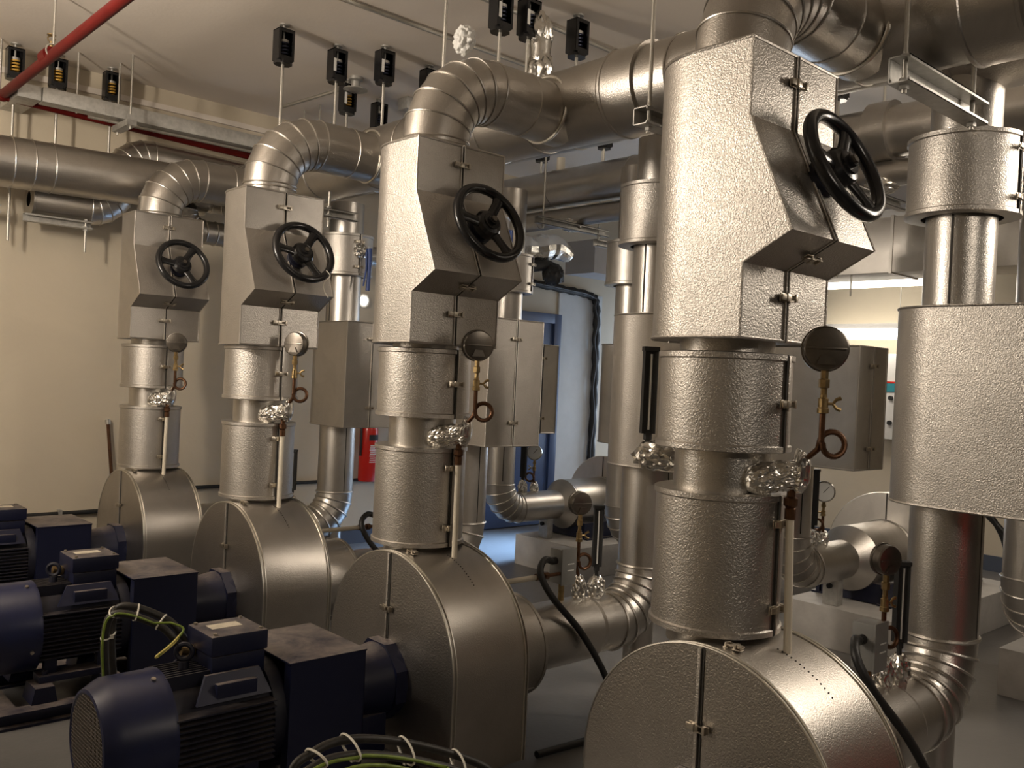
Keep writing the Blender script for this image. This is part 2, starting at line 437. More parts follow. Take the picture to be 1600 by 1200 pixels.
def gauge(root, c, base, nrm, r=0.052, face=False, side=None, loop_side=1):
    """bourdon gauge on a cock and a coiled siphon; c = dial centre, base = lower end of the siphon"""
    c = Vector(c); n = Vector(nrm).normalized(); base = Vector(base)
    b = MB().lathe(c - n * 0.022, n, [(0, 0), (r * 0.55, 0), (r * 0.93, 0.003), (r, 0.008), (r, 0.036), (r * 1.06, 0.037), (r * 1.06, 0.046), (r * 0.95, 0.048), (r * 0.93, 0.044), (0, 0.044)], 40)
    cs = link('gauge_case', b, 'chrome' if face else 'gauge', root)
    link('dial', MB().lathe(c + n * 0.0215, n, [(0, 0), (r * 0.92, 0), (r * 0.92, 0.001), (0, 0.001)], 32), 'dial', cs)
    up = Vector((0, 0, 1)); sd = n.cross(up).normalized()
    nb = MB()
    nm = Matrix(((sd.x, n.x, 0, c.x), (sd.y, n.y, 0, c.y), (0, 0, 1, c.z), (0, 0, 0, 1)))
    nb.box(-0.0018, 0.0018, 0.0228, 0.0236, -0.01, r * 0.7, nm @ Matrix.Rotation(-0.7, 4, 'Y'))
    link('needle', nb, 'matt_black', cs)
    # moulded relief on the back of the case
    bk = MB()
    bk.box(-r * 0.85, r * 0.85, -0.0255, -0.0215, -0.003, 0.003, nm, 0.001)
    bk.prism([(-r * 0.42, -r * 0.72), (r * 0.42, -r * 0.72), (r * 0.24, -r * 0.3), (-r * 0.24, -r * 0.3)], lambda u, v, w: nm @ Vector((u, w, v)), -0.0275, -0.0215)
    link('back_relief', bk, 'chrome' if face else 'gauge', cs)
    z = c.z - r
    st = MB()
    x, y = c.x, c.y
    L = z - base.z
    k = L / 0.26
    st.lathe((x, y, z), (0, 0, -1), [(0, -0.01), (0.011, -0.01), (0.011, 0.02 * k), (0.015, 0.022 * k), (0.015, 0.042 * k), (0.009, 0.044 * k), (0.009, 0.060 * k), (0, 0.060 * k)], 6)
    link('gauge_stem', st, 'brass', root)
    ck = MB()
    z2 = z - 0.060 * k
    ck.lathe((x, y, z2), (0, 0, -1), [(0, 0), (0.010, 0), (0.010, 0.008 * k), (0.014, 0.010 * k), (0.014, 0.032 * k), (0.016, 0.034 * k), (0.016, 0.046 * k), (0.008, 0.048 * k), (0, 0.048 * k)], 12)
    cko = link('gauge_cock', ck, 'brass', root)
    hb = MB()
    hz = z2 - 0.022 * k
    q = (Vector(side).normalized() if side else sd) * loop_side
    n = Vector((0, 0, 1)).cross(q).normalized()
    hb.tube([Vector((x, y, hz)), Vector((x, y, hz)) + q * 0.03], 0.004, 8)
    for s in (-1, 1):
        hb.tube([Vector((x, y, hz)) + q * 0.028, Vector((x, y, hz)) + q * 0.038 + up * s * 0.012, Vector((x, y, hz)) + q * 0.050 + up * s * 0.016], [0.004, 0.005, 0.006], 8)
    link('cock_handle', hb, 'brass', cko)
    z3 = z2 - 0.046 * k
    lr = 0.034
    cz = base.z + lr + (z3 - base.z) * 0.30
    P = [Vector((x, y, z3)), Vector((x, y, cz + lr * 0.2))]
    for i in range(0, 19):
        a = PI + 2 * PI * i / 18
        P.append(Vector((x, y, cz)) + q * (lr + lr * math.cos(a)) + up * (lr * math.sin(a)) + n * (-0.010 + 0.022 * i / 18))
    P += [Vector((x, y, cz - lr * 0.5)) + n * 0.012 - q * 0.004, Vector((base.x, base.y, base.z))]
    link('siphon_coil', MB().tube(P, 0.0085, 10), 'copper', root)
def thermometer(root, x, y, z0, z1, nrm=(0, -1, 0)):
    """tall black industrial thermometer: V-shaped case on a short stem"""
    n = Vector(nrm).normalized(); s = n.cross(Vector((0, 0, 1)))
    H = z1 - z0
    poly = [(-0.022, -0.016), (-0.026, 0.014), (-0.013, 0.026), (0.013, 0.026), (0.026, 0.014), (0.022, -0.016), (0.009, -0.008), (-0.009, -0.008)]
    fn = lambda u, v, w: Vector((x, y, w)) + s * u + n * (-v)
    link('thermometer_case', MB().prism(poly, fn, z0 + H * 0.16, z1), 'matt_black', root, 20)
    cap = [(u * 1.12, v * 1.12) for u, v in poly if abs(u) > 0.01]
    link('cap', MB().prism(cap, fn, z1, z1 + 0.014), 'matt_black', root, 20)
    link('glass_tube', MB().cyl(Vector((x, y, z0 + H * 0.2)) + n * 0.009, Vector((x, y, z1 - 0.01)) + n * 0.009, 0.0035, n=8), 'dial', root)
    link('stem', MB().lathe((x, y, z0), (0, 0, 1), [(0, 0), (0.009, 0), (0.009, H * 0.09), (0.014, H * 0.1), (0.014, H * 0.17), (0, H * 0.17)], 12), 'matt_black', root)

# ------------------------------------------------------------------ row of four pumps : one of each thing, then copies
YP = -0.12            # shaft line, measured from the riser axis
ZC, RC = 0.42, 0.42   # casing arch centre height, radius
def arch_pts(r, n=40):
    pts = [(YP - r, 0.07)]
    pts += [(YP - r * math.cos(PI * i / n), ZC + r * math.sin(PI * i / n)) for i in range(n + 1)]
    pts += [(YP + r, 0.07)]
    return pts
def make_pump():
    t = thing('insulated_pump', '', 'pump', (0.0, YP, 0.0), 'aluminium clad pumps in the motor row')
    X0, X1 = -0.21, 0.16
    A = arch_pts(RC)
    sh = MB()
    a = [sh.v((X0, y, z)) for y, z in A]; c = [sh.v((X1, y, z)) for y, z in A]
    for i in range(len(A) - 1): sh.face((a[i], a[i + 1], c[i + 1], c[i]))
    sh.face(c)
    sh.face([a[0], c[0], c[-1], a[-1]])
    link('casing_shell', sh, 'shell', t, 30)
    # the two front panels left and right of the seam, the hole for the bearing housing cut out
    for s in (-1, 1):
        f = MB()
        pl = [(YP + s * 0.003, ZC + RC)]
        n = 40
        outer = [(YP + s * (RC * math.sin(PI / 2 * i / n)), ZC + RC * math.cos(PI / 2 * i / n)) for i in range(n + 1)] + [(YP + s * RC, 0.07)]
        outer[0] = (YP + s * 0.003, ZC + RC)
        hole = [(YP + s * 0.003, 0.07), (YP + s * 0.003, 0.18), (YP + s * 0.13, 0.22), (YP + s * 0.145, 0.40), (YP + s * 0.11, 0.50), (YP + s * 0.003, 0.53)]
        f.prism(outer + [(YP + s * 0.003, 0.07)], lambda u, v, w: (w, u, v), X0 - 0.003, X0 + 0.002)
        link('front_panel', f, 'panel', t, 30)
    link('seam', MB().box(X0 - 0.0055, X0 - 0.001, YP - 0.004, YP + 0.004, 0.1, ZC + RC - 0.002), 'seam', t)
    link('seam_flange', MB().box(X0 - 0.011, X0 - 0.002, YP + 0.005, YP + 0.016, 0.12, ZC + RC - 0.004, bev=0.002), 'emboss', t)
    e = MB()
    for xx in (X0 - 0.002, X0 + 0.014, X1 - 0.014, X1):
        e.tube([(xx, y, z) for y, z in arch_pts(RC + 0.002)], 0.0035, 6)
    link('edge_bead', e, 'edge', t)
    rv = MB()
    for i in range(14):
        rv.lump((X0 + 0.20, YP - RC * math.sin(0.25 + i * 0.035) * 1.001, ZC + RC * math.cos(0.25 + i * 0.035) * 1.001), (0.003, 0.003, 0.003), 0, 1, 1)
    link('rivet_line', rv, 'seam', t)
    # bearing housing with cut-off corner flange, navy
    bh = MB().lathe((-0.47, YP, 0.35), (1, 0, 0), [(0, 0), (0.10, 0), (0.115, 0.02), (0.125, 0.10), (0.14, 0.19), (0.15, 0.26), (0, 0.26)], 32)
    bho = link('bearing_housing', bh, 'navy', t, 40)
    oc = [(0.158 * math.cos(PI / 8 + PI / 4 * i), 0.158 * math.sin(PI / 8 + PI / 4 * i)) for i in range(8)]
    link('housing_flange', MB().prism(oc, lambda u, v, w: (w, YP + u, 0.35 + v), -0.265, -0.215), 'navy', bho)
    link('support_foot', MB().box(-0.42, -0.27, YP - 0.10, YP + 0.10, 0.10, 0.25, bev=0.01), 'navy', t)
    # suction nozzle cover
    nz = MB().lathe((X1 - 0.01, YP, 0.372), (1, 0, 0), [(0.222, 0), (0.222, 0.30), (0.226, 0.303), (0.226, 0.317), (0.220, 0.32), (0.14, 0.323)], 56)
    link('nozzle_jacket', nz, 'sheet', t, 30)
    link('nozzle_seam', MB().box(X1, X1 + 0.30, YP - 0.222 * math.cos(0.75) - 0.002, YP - 0.222 * math.cos(0.75) + 0.003, 0.372 - 0.222 * math.sin(0.75) - 0.003, 0.372 - 0.222 * math.sin(0.75) + 0.002), 'edge', t)
    latch(t, (X0 - 0.008, YP, 0.62), (0, -1, 0), (-1, 0, 0), 0.06)
    latch(t, (X0 + 0.06, YP - 0.05, ZC + RC - 0.002), (0, 1, 0), (0, -0.12, 1), 0.05)
    return t
def make_motor():
    t = thing('electric_motor', '', 'motor', (-1.0, YP, 0.13), 'electric motors driving the pumps')
    ZA = 0.345
    fc = MB().lathe((-1.34, YP, ZA), (1, 0, 0), [(0.150, 0.006), (0.158, 0), (0.168, 0.003), (0.196, 0.055), (0.197, 0.20), (0.199, 0.205), (0.199, 0.22), (0.185, 0.22)], 48)
    link('fan_cover', fc, 'blue', t, 30)
    g = MB()
    rg = 0.152
    k = -rg
    while k <= rg + 1e-6:
        h = math.sqrt(max(0, rg * rg - k * k))
        if h > 0.01:
            g.box(-1.3365, -1.3335, YP + k - 0.0018, YP + k + 0.0018, ZA - h, ZA + h)
            g.box(-1.3360, -1.3340, YP - h, YP + h, ZA + k - 0.0018, ZA + k + 0.0018)
        k += 0.0117
    link('fan_grille', g, 'mesh', t)
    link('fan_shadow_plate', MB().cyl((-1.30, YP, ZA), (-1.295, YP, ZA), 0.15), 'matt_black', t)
    for a in (0.35, 1.9, 3.5, 5.1):
        sc = MB().cyl((-1.16, YP + 0.196 * math.cos(a), ZA + 0.196 * math.sin(a)), (-1.16, YP + 0.204 * math.cos(a), ZA + 0.204 * math.sin(a)), 0.008, n=10)
        link('cover_screw', sc, 'steel', t)
    bd = MB().lathe((-1.13, YP, ZA), (1, 0, 0), [(0, 0), (0.158, 0), (0.158, 0.36), (0, 0.36)], 48)
    for i in range(11):   # fins on the two sides and over the top
        z = ZA - 0.11 + i * 0.019
        for s in (-1, 1):
            r0 = math.sqrt(max(0.0, 0.15 ** 2 - (z - ZA) ** 2))
            bd.box(-1.125, -0.785, YP + s * (r0 - 0.02), YP + s * 0.187, z - 0.0028, z + 0.0028)
    for i in range(8):
        y = YP - 0.07 + i * 0.02
        r0 = math.sqrt(0.15 ** 2 - (y - YP) ** 2)
        bd.box(-1.125, -0.785, y - 0.0028, y + 0.0028, ZA + r0 - 0.02, ZA + 0.187)
    link('finned_body', bd, 'fin', t, 30)
    link('end_shield', MB().lathe((-0.785, YP, ZA), (1, 0, 0), [(0, 0), (0.180, 0), (0.185, 0.02), (0.185, 0.045), (0.15, 0.06), (0.09, 0.08), (0.05, 0.10), (0, 0.10)], 40), 'fin', t)
    link('shaft', MB().cyl((-0.70, YP, ZA), (-0.62, YP, ZA), 0.025), 'steel', t)
    # terminal box with lid
    tb = link('terminal_box', MB().box(-0.975, -0.785, YP - 0.085, YP + 0.10, 0.50, 0.575, bev=0.004), 'navy', t)
    link('lid', MB().box(-0.982, -0.778, YP - 0.092, YP + 0.107, 0.578, 0.645, bev=0.006), 'navy', tb)
    link('lid_label', MB().box(-0.94, -0.83, YP + 0.0, YP + 0.055, 0.6445, 0.6458), 'label', tb)
    lsc = MB()
    for x in (-0.962, -0.798):
        for y in (YP - 0.072, YP + 0.087): lsc.cyl((x, y, 0.64), (x, y, 0.652), 0.007, n=8)
    link('lid_screw', lsc, 'steel', tb)
    # trapezoid apron plates under the terminal box
    for s in (-1, 1):
        ap = MB().prism([(-1.06, 0.455), (-0.80, 0.455), (-0.82, 0.53), (-1.01, 0.53)], lambda u, v, w: (u, YP + s * (0.105 + w + (0.53 - v) * 0.75), v), 0.0, 0.012)
        ap.box(-0.99, -0.85, YP + s * 0.155 - 0.012, YP + s * 0.155 + 0.012, 0.462, 0.51, bev=0.003)
        link('apron_plate', ap, 'navy', t)
    ey = MB().cyl((-1.035, YP, 0.515), (-1.035, YP, 0.555), 0.020, 0.016, 16)
    ey.ring((-1.035, YP, 0.585), (0.55, 0.83, 0), 0.026, 0.0085, 24, 8)
    link('lifting_eye', ey, 'fin', t)
    link('cable_gland', MB().lathe((-0.978, YP + 0.06, 0.565), (-1, 0, 0.15), [(0, 0), (0.022, 0), (0.022, 0.02), (0.017, 0.022), (0.017, 0.045), (0, 0.05)], 12), 'brass', t)
    for s in (-1, 1):
        ft = MB().box(-1.13, -0.81, YP + s * 0.145 - 0.05, YP + s * 0.145 + 0.05, 0.135, 0.165, bev=0.004)
        ft.box(-1.10, -1.05, YP + s * 0.14 - 0.02, YP + s * 0.14 + 0.02, 0.16, 0.24)
        ft.box(-0.88, -0.83, YP + s * 0.14 - 0.02, YP + s * 0.14 + 0.02, 0.16, 0.24)
        for x in (-1.10, -0.84): ft.cyl((x, YP + s * 0.165, 0.165), (x, YP + s * 0.165, 0.18), 0.013, n=6)
        link('foot', ft, 'navy', t)
    return t
def make_frame():
    t = thing('base_frame', '', 'base frame', (-0.6, YP, 0.0), 'navy steel base frames under the motors')
    for s in (-1, 1):
        r = MB().box(-1.32, 0.12, YP + s * 0.27 - 0.04, YP + s * 0.27 + 0.04, 0.0, 0.012)
        r.box(-1.32, 0.12, YP + s * 0.27 - 0.006, YP + s * 0.27 + 0.006, 0.012, 0.058)
        r.box(-1.32, 0.12, YP + s * 0.27 - 0.04, YP + s * 0.27 + 0.04, 0.055, 0.067)
        link('rail', r, 'navy', t)
    for x in (-1.30, -0.70, 0.04):
        link('cross_member', MB().box(x, x + 0.08, YP - 0.265, YP + 0.265, 0.004, 0.06), 'navy', t)
    for s in (-1, 1):
        for x in (-1.15, -0.87):
            p = MB().prism([(-0.052, 0.067), (0.052, 0.067), (0.038, 0.135), (-0.038, 0.135)], lambda u, v, w: (x + 0.03 + u, YP + s * 0.15 + w, v), -0.10 if s < 0 else -0.04, 0.04 if s < 0 else 0.10)
            link('motor_pedestal', p, 'navy', t)
    return t
def make_guard():
    t = thing('coupling_guard', '', 'guard', (-0.595, YP, 0.067), 'box shaped coupling guards')
    g = MB()
    x0, x1, y0, y1, z0, z1, th = -0.745, -0.445, YP - 0.20, YP + 0.20, 0.07, 0.545, 0.004
    g.box(x0, x1, y0, y0 + th, z0, z1); g.box(x0, x1, y1 - th, y1, z0, z1)
    g.box(x1 - th, x1, y0, y1, z0, z1)
    link('side_panel', g, 'navy', t)
    link('top_panel', MB().box(x0 - 0.006, x1 + 0.003, y0 - 0.003, y1 + 0.003, z1 - 0.004, z1 + 0.003, bev=0.0015), 'navy', t)
    for y in (y0 + 0.005, y1 - 0.045): link('edge_lip', MB().box(x0, x0 + 0.004, y, y + 0.04, z0, z1 - 0.01), 'navy', t)
    return t
NECK = 0.139
def make_discharge():
    t = thing('discharge_pipe', '', 'pipe', (0, 0, 0.80), 'clad discharge pipes rising from the pumps')
    b = MB().lathe((0, 0, 0), (0, 0, 1), [(NECK, 0.80), (NECK, 2.52)], 48)
    link('riser', b, 'sheet', t, 30)
    e = MB(); bd = e
    bd.ring((0, 0, 2.50), (0, 0, 1), NECK + 0.001, 0.004)
    seg_elbow(e, bd, (0.27, 0, 2.52), 0.27, NECK, PI, PI / 2, 6, (1, 0, 0), (0, 0, 1))
    eo = link('elbow', e, 'sheet', t, 10)
    h = MB().lathe((0.27, 0, 2.79), (1, 0, 0), [(NECK, 0), (NECK, 0.20), (NECK + 0.004, 0.203), (NECK + 0.004, 0.217), (NECK, 0.22), (NECK, 0.45)], 48)
    link('branch', h, 'sheet', t, 30)
    return t
def make_lower():
    t = thing('strainer_jacket', '', 'pipe jacket', (0, 0, 0.845), 'lower cylindrical jackets')
    cyl_jacket(t, 0, 0, 0.188, 0.85, 1.255, -1.5, latches=(0.2, 0.8))
    return t
def make_upper():
    t = thing('joint_jacket', '', 'pipe jacket', (0, 0, 1.37), 'upper cylindrical jackets')
    cyl_jacket(t, 0, 0, 0.192, 1.372, 1.655, -1.5, latches=(0.5,))
    return t
BX = dict(a=0.19, tip=0.332)
def make_box():
    t = thing('valve_jacket', '', 'valve jacket', (0, 0, 1.675), 'wedge fronted valve jackets')
    lv = [(1.678, 0.19), (1.876, 0.19), (1.952, 0.332), (2.27, 0.19), (2.48, 0.19)]
    ny, nz = -0.47, -0.88
    sy, sz = -0.913, 0.408
    d_jacket(t, 0, 0, 0.222, lv, latch_rows=[(1.80, 0.19, -1, 0), (1.914, 0.262, ny, nz), (2.40, 0.19, -1, 0)])
    link('valve_yoke', MB().lathe((0.043, -0.24, 2.128), (0, -0.913, 0.408), [(0.0, 0), (0.055, 0), (0.055, 0.03), (0.04, 0.035), (0.04, 0.075), (0, 0.075)], 24), 'fin', t)
    return t
def make_wheel():
    c = Vector((0.043, -0.325, 2.166)); n = Vector((0, -0.913, 0.408))
    t = thing('handwheel', '', 'handwheel', c, 'black valve handwheels')
    link('rim', MB().ring(c, n, 0.156, 0.0195, 56, 14), 'black', t, 60)
    u = Vector((1, 0, 0)); w = n.cross(u)
    for k in range(3):
        a = 0.95 + k * 2 * PI / 3
        d = u * math.cos(a) + w * math.sin(a); s = n.cross(d)
        b = MB(); rr = []
        for q, hw, th, dn in ((0.03, 0.030, 0.014, -0.016), (0.07, 0.022, 0.012, -0.010), (0.11, 0.022, 0.010, -0.004), (0.150, 0.032, 0.012, 0.0)):
            p = c + d * q + n * dn
            rr.append([b.v(p + s * (hw * math.cos(2 * PI * j / 12)) + n * (th * math.sin(2 * PI * j / 12))) for j in range(12)])
        for A, B in zip(rr, rr[1:]):
            for j in range(12): b.face((A[j], A[(j + 1) % 12], B[(j + 1) % 12], B[j]))
        link('spoke', b, 'black', t, 60)
    hb = MB().lathe(c - n * 0.045, n, [(0, 0), (0.046, 0), (0.058, 0.012), (0.060, 0.038), (0.050, 0.052), (0.036, 0.056), (0.036, 0.062), (0.020, 0.063), (0.020, 0.074), (0, 0.075)], 32)
    hub = link('hub', hb, 'black', t)
    link('hub_nut', MB().lathe(c + n * 0.020, n, [(0, 0), (0.013, 0), (0.013, 0.016), (0, 0.016)], 6), 'gauge', hub)
    return t
def make_gauge(nrm):
    t = thing('pressure_gauge', '', 'gauge', (0.02, -0.16, 1.31), 'pressure gauges on the discharge pipes')
    gauge(t, (0.033, -0.30, 1.673), (0.03, -0.215, 1.325), nrm, 0.061, side=(0.8, -0.6, 0), loop_side=1)
    w = MB()
    d = (Vector((0.045, -0.245, 1.318)) - Vector((-0.055, -0.135, 1.295)))
    bm2 = bmesh.new(); bmesh.ops.create_icosphere(bm2, subdivisions=5, radius=1.0)
    for v in bm2.verts:
        q = v.co.copy(); a = q.x
        k = 1 + 0.22 * noise.noise(Vector((a * 2.2, q.y * 2.5, q.z * 2.5)) + Vector((3.1, 0, 0))) + 0.16 * abs(noise.noise(Vector((a * 4, q.y * 6, q.z * 6)))) + 0.07 * noise.noise(q * 13)
        rr = 0.040 * (1.25 if a > 0.55 else 1.0)
        v.co = Vector((-0.005, -0.190, 1.306)) + d * (a * 0.62) + Vector((0.74, 0.67, 0)).normalized() * (q.y * rr * k * (1 + 0.5 * q.x * q.x)) + Vector((0, 0, 1)) * (q.z * rr * k * (1 + 0.7 * q.x * q.x) + (0.02 if q.x > 0.6 and q.z > 0 else 0))
    w.add(bm2)
    link('foil_wrap', w, 'foil', t, 25)
    return t
def make_drain():
    t = thing('drain_pipe', '', 'pipe', (0.0, -0.215, 0.805), 'cream plastic drain pipes')
    link('pipe', MB().cyl((0.008, -0.243, 0.815), (0.022, -0.222, 1.20), 0.0115, n=16), 'pvc', t)
    f = MB().lathe((0.022, -0.222, 1.19), (0, 0, 1), [(0, 0), (0.016, 0), (0.016, 0.03), (0.013, 0.033), (0.020, 0.04), (0.020, 0.06), (0.012, 0.065), (0.012, 0.10), (0, 0.10)], 12)
    link('brass_fitting', f, 'copper', t)
    return t
RX, RY = 1.37, -0.11
ZS = 0.37
def make_suction():
    t = thing('suction_pipe', '', 'pipe', (RX, RY, 0.0), 'clad suction pipes with a riser')
    h = MB().lathe((0.47, RY, ZS), (1, 0, 0), [(0.15, 0), (0.15, 0.46), (0.134, 0.50), (0.134, 0.64)], 48)
    link('horizontal_run', h, 'sheet', t, 20)
    e = MB(); bd = e
    seg_elbow(e, bd, (RX - 0.26, RY, ZS + 0.26), 0.26, 0.134, -PI / 2, 0, 6, (1, 0, 0), (0, 0, 1), 0.007)
    link('elbow', e, 'sheet', t, 10)
    link('riser', MB().lathe((RX, RY, 0), (0, 0, 1), [(0.134, 0.63), (0.134, 1.2), (0.128, 1.5), (0.128, 2.80)], 48), 'sheet', t, 30)
    az = -1.6
    link('riser_seam', MB().box(RX + 0.131 * math.cos(az) - 0.003, RX + 0.131 * math.cos(az) + 0.003, RY + 0.132 * math.sin(az) - 0.003, RY + 0.132 * math.sin(az) + 0.003, 0.64, 1.14), 'seam', t)
    az2 = -3.0
    link('upper_seam', MB().box(RX + 0.128 * math.cos(az2) - 0.003, RX + 0.128 * math.cos(az2) + 0.003, RY + 0.128 * math.sin(az2) - 0.004, RY + 0.128 * math.sin(az2) + 0.003, 1.91, 2.25), 'seam', t)
    lg = MB().lathe((RX - 0.02, RY, 0), (0, 0, 1), [(0, 0), (0.16, 0), (0.16, 0.012), (0.075, 0.014), (0.075, ZS), (0, ZS)], 28)
    link('support_leg', lg, 'sheet', t, 30)
    return t
def make_sbox():
    t = thing('riser_valve_jacket', '', 'valve jacket', (RX, RY, 1.135), 'tall D shaped jackets on the suction risers')
    d_jacket(t, RX + 0.01, RY, 0.215, [(1.14, 0.41), (1.895, 0.41)], 'emboss', latch_rows=[(1.28, 0.41, -1, 0), (1.78, 0.41, -1, 0)])
    return t
def make_scyl():
    t = thing('butterfly_valve_jacket', '', 'valve jacket', (RX, RY, 2.245), 'short cylindrical jackets high on the suction risers')
    cyl_jacket(t, RX, RY, 0.203, 2.25, 2.56, -1.6, 'emboss', latches=(0.2, 0.8))
    return t
def make_lever():
    RX = 1.27
    t = thing('valve_lever', '', 'lever', (RX + 0.12, RY - 0.22, 2.4), 'blue lever handles')
    st = MB().cyl((RX + 0.10, RY - 0.175, 2.43), (RX + 0.135, RY - 0.255, 2.43), 0.03, n=20)
    st.lump((RX + 0.105, RY - 0.19, 2.43), (0.055, 0.055, 0.055), 0.3, 2.0, 3)
    link('foil_stub', st, 'foil', t, 20)
    b = MB()
    x, y = RX + 0.14, RY - 0.265
    b.tube([(x, y, 2.45), (x + 0.005, y, 2.38), (x + 0.004, y, 2.27), (x, y, 2.14)], [0.020, 0.017, 0.014, 0.016], 10)
    link('handle', b, 'lever_blue', t, 50)
    link('trigger', MB().tube([(x - 0.025, y, 2.42), (x - 0.02, y, 2.30), (x - 0.04, y, 2.17)], [0.008, 0.008, 0.006], 8), 'lever_blue', t, 50)
    return t
def make_sgauge():
    t = thing('suction_gauge', '', 'gauge', (0.89, RY, 0.51), 'pressure gauges on the suction pipes')
    gauge(t, (0.876, RY, 0.968), (0.89, RY, 0.60), (0.35, 1, 0), 0.054, loop_side=1)
    link('foil_wrap', MB().lump((0.89, RY, 0.56), (0.034, 0.034, 0.065), 0.28, 8.1, 3), 'foil', t, 25)
    return t
def make_therm():
    t = thing('thermometer', '', 'thermometer', (1.01, RY, 0.50), 'black thermometers on the suction pipes')
    thermometer(t, 1.01, RY, 0.60, 0.935, (-0.67, -0.74, 0))
    link('foil_wrap', MB().lump((1.012, RY, 0.55), (0.045, 0.04, 0.06), 0.28, 4.4, 3), 'foil', t, 25)
    return t
def make_jbox():
    t = thing('junction_box', '', 'junction box', (0.77, RY, 0.51), 'grey flow switch boxes on the suction pipes')
    x, y = 0.77, RY + 0.0
    b = link('box', MB().box(x - 0.045, x + 0.045, y - 0.04, y + 0.04, 0.605, 0.765, bev=0.004), 'greybox', t)
    link('box_lid', MB().box(x - 0.048, x + 0.048, y - 0.046, y - 0.038, 0.60, 0.77, bev=0.003), 'greybox', b)
    sl = MB()
    for z in (0.665, 0.695): sl.box(x - 0.012, x + 0.03, y - 0.0485, y - 0.0455, z, z + 0.004)
    link('label_slot', sl, 'dial', b)
    link('stem', MB().cyl((x, y, 0.50), (x, y, 0.61), 0.014, n=12), 'brass', t)
    link('hose_gland', MB().cyl((x - 0.045, y, 0.71), (x - 0.075, y, 0.71), 0.017, n=12), 'matt_black', t)
    return t
def make_hose():
    x, y = 0.77, RY
    P = spline([(x - 0.07, y, 0.71), (x - 0.14, y - 0.02, 0.725), (x - 0.20, y - 0.06, 0.68), (x - 0.17, y - 0.11, 0.58), (x - 0.04, y - 0.17, 0.42), (x + 0.06, y - 0.22, 0.25), (x + 0.12, y - 0.26, 0.10), (x + 0.16, y - 0.30, 0.025), (x - 0.05, y - 0.36, 0.018), (x - 0.45, y - 0.34, 0.018)], 8)
    o = link('flexible_conduit', MB().tube(P, 0.0155, 12), 'rubber', None, 60)
    return tag(o, '', 'conduit', 'black flexible conduits')
def make_wcond():
    t = thing('cream_conduit', '', 'conduit', (0.50, RY - 0.08, 0.60), 'horizontal cream conduits above the suction pipes')
    link('pipe', MB().cyl((0.14, RY - 0.03, 0.655), (0.58, RY - 0.03, 0.655), 0.012, n=14), 'pvc', t)
    link('brass_fitting', MB().lathe((0.57, RY - 0.03, 0.655), (1, 0, 0), [(0, 0), (0.016, 0), (0.016, 0.03), (0.011, 0.032), (0.011, 0.05), (0.017, 0.052), (0.017, 0.075), (0.009, 0.08), (0.009, 0.16), (0, 0.16)], 10), 'copper', t)
    return t
def make_cable(pts=None, rc=0.0135):
    t = thing('motor_power_cable', '', 'cable', (-1.2, 0.0, 0.06), 'armoured motor cables with a green yellow wire')
    P1 = spline(pts or [(-1.02, -0.055, 0.575), (-1.06, -0.04, 0.635), (-1.10, -0.01, 0.665), (-1.18, 0.02, 0.70), (-1.225, 0.045, 0.69), (-1.235, 0.055, 0.60), (-1.222, 0.06, 0.45), (-1.21, 0.07, 0.25), (-1.205, 0.075, 0.08)], 7)
    off = Vector((0.04, 0.055, 0.008))
    P2 = [p + off for p in P1]
    link('armoured_cable', MB().tube(P1, rc, 10), 'cable', t, 60)
    link('armoured_cable', MB().tube(P2, rc, 10), 'cable', t, 60)
    E = [p + Vector((-0.012 if i > 26 else -0.004, -0.014, 0.004 if i < 26 else 0)) for i, p in enumerate(P1)]
    E = spline([(-1.12, -0.115, 0.585), (-1.045, -0.095, 0.632), (-1.028, -0.085, 0.655), (-1.06, -0.06, 0.672)], 6) + E[14:]
    link('earth_wire', MB().tube(E, 0.004, 8), 'green', t, 60)
    link('earth_tail', MB().tube(spline([(-1.035, -0.09, 0.64), (-1.08, -0.11, 0.612), (-1.125, -0.118, 0.588), (-1.12, -0.11, 0.58), (-1.06, -0.085, 0.605), (-1.03, -0.075, 0.632)], 5), 0.0032, 8), 'yellow', t, 60)
    for i in (12, 19, 27, 34, 43):
        if i < len(P1) - 1:
            p = (P1[i] + P2[i]) / 2
            d = (P1[i + 1] - P1[i]).normalized()
            e1 = off.normalized(); e2 = d.cross(e1).normalized(); e1 = e2.cross(d)
            loop = [p + e1 * ((0.052 if rc > 0.011 else 0.046) * math.cos(2 * PI * k / 16)) + e2 * (0.017 * math.sin(2 * PI * k / 16)) for k in range(16)]
            b = MB().tube(loop, 0.003, 6, closed=True)
            b.box(-0.005, 0.005, -0.004, 0.004, -0.004, 0.008, Matrix.Translation(p + e2 * 0.018 - e1 * 0.02))
            link('cable_tie', b, 'tie', t, 60)
    return t

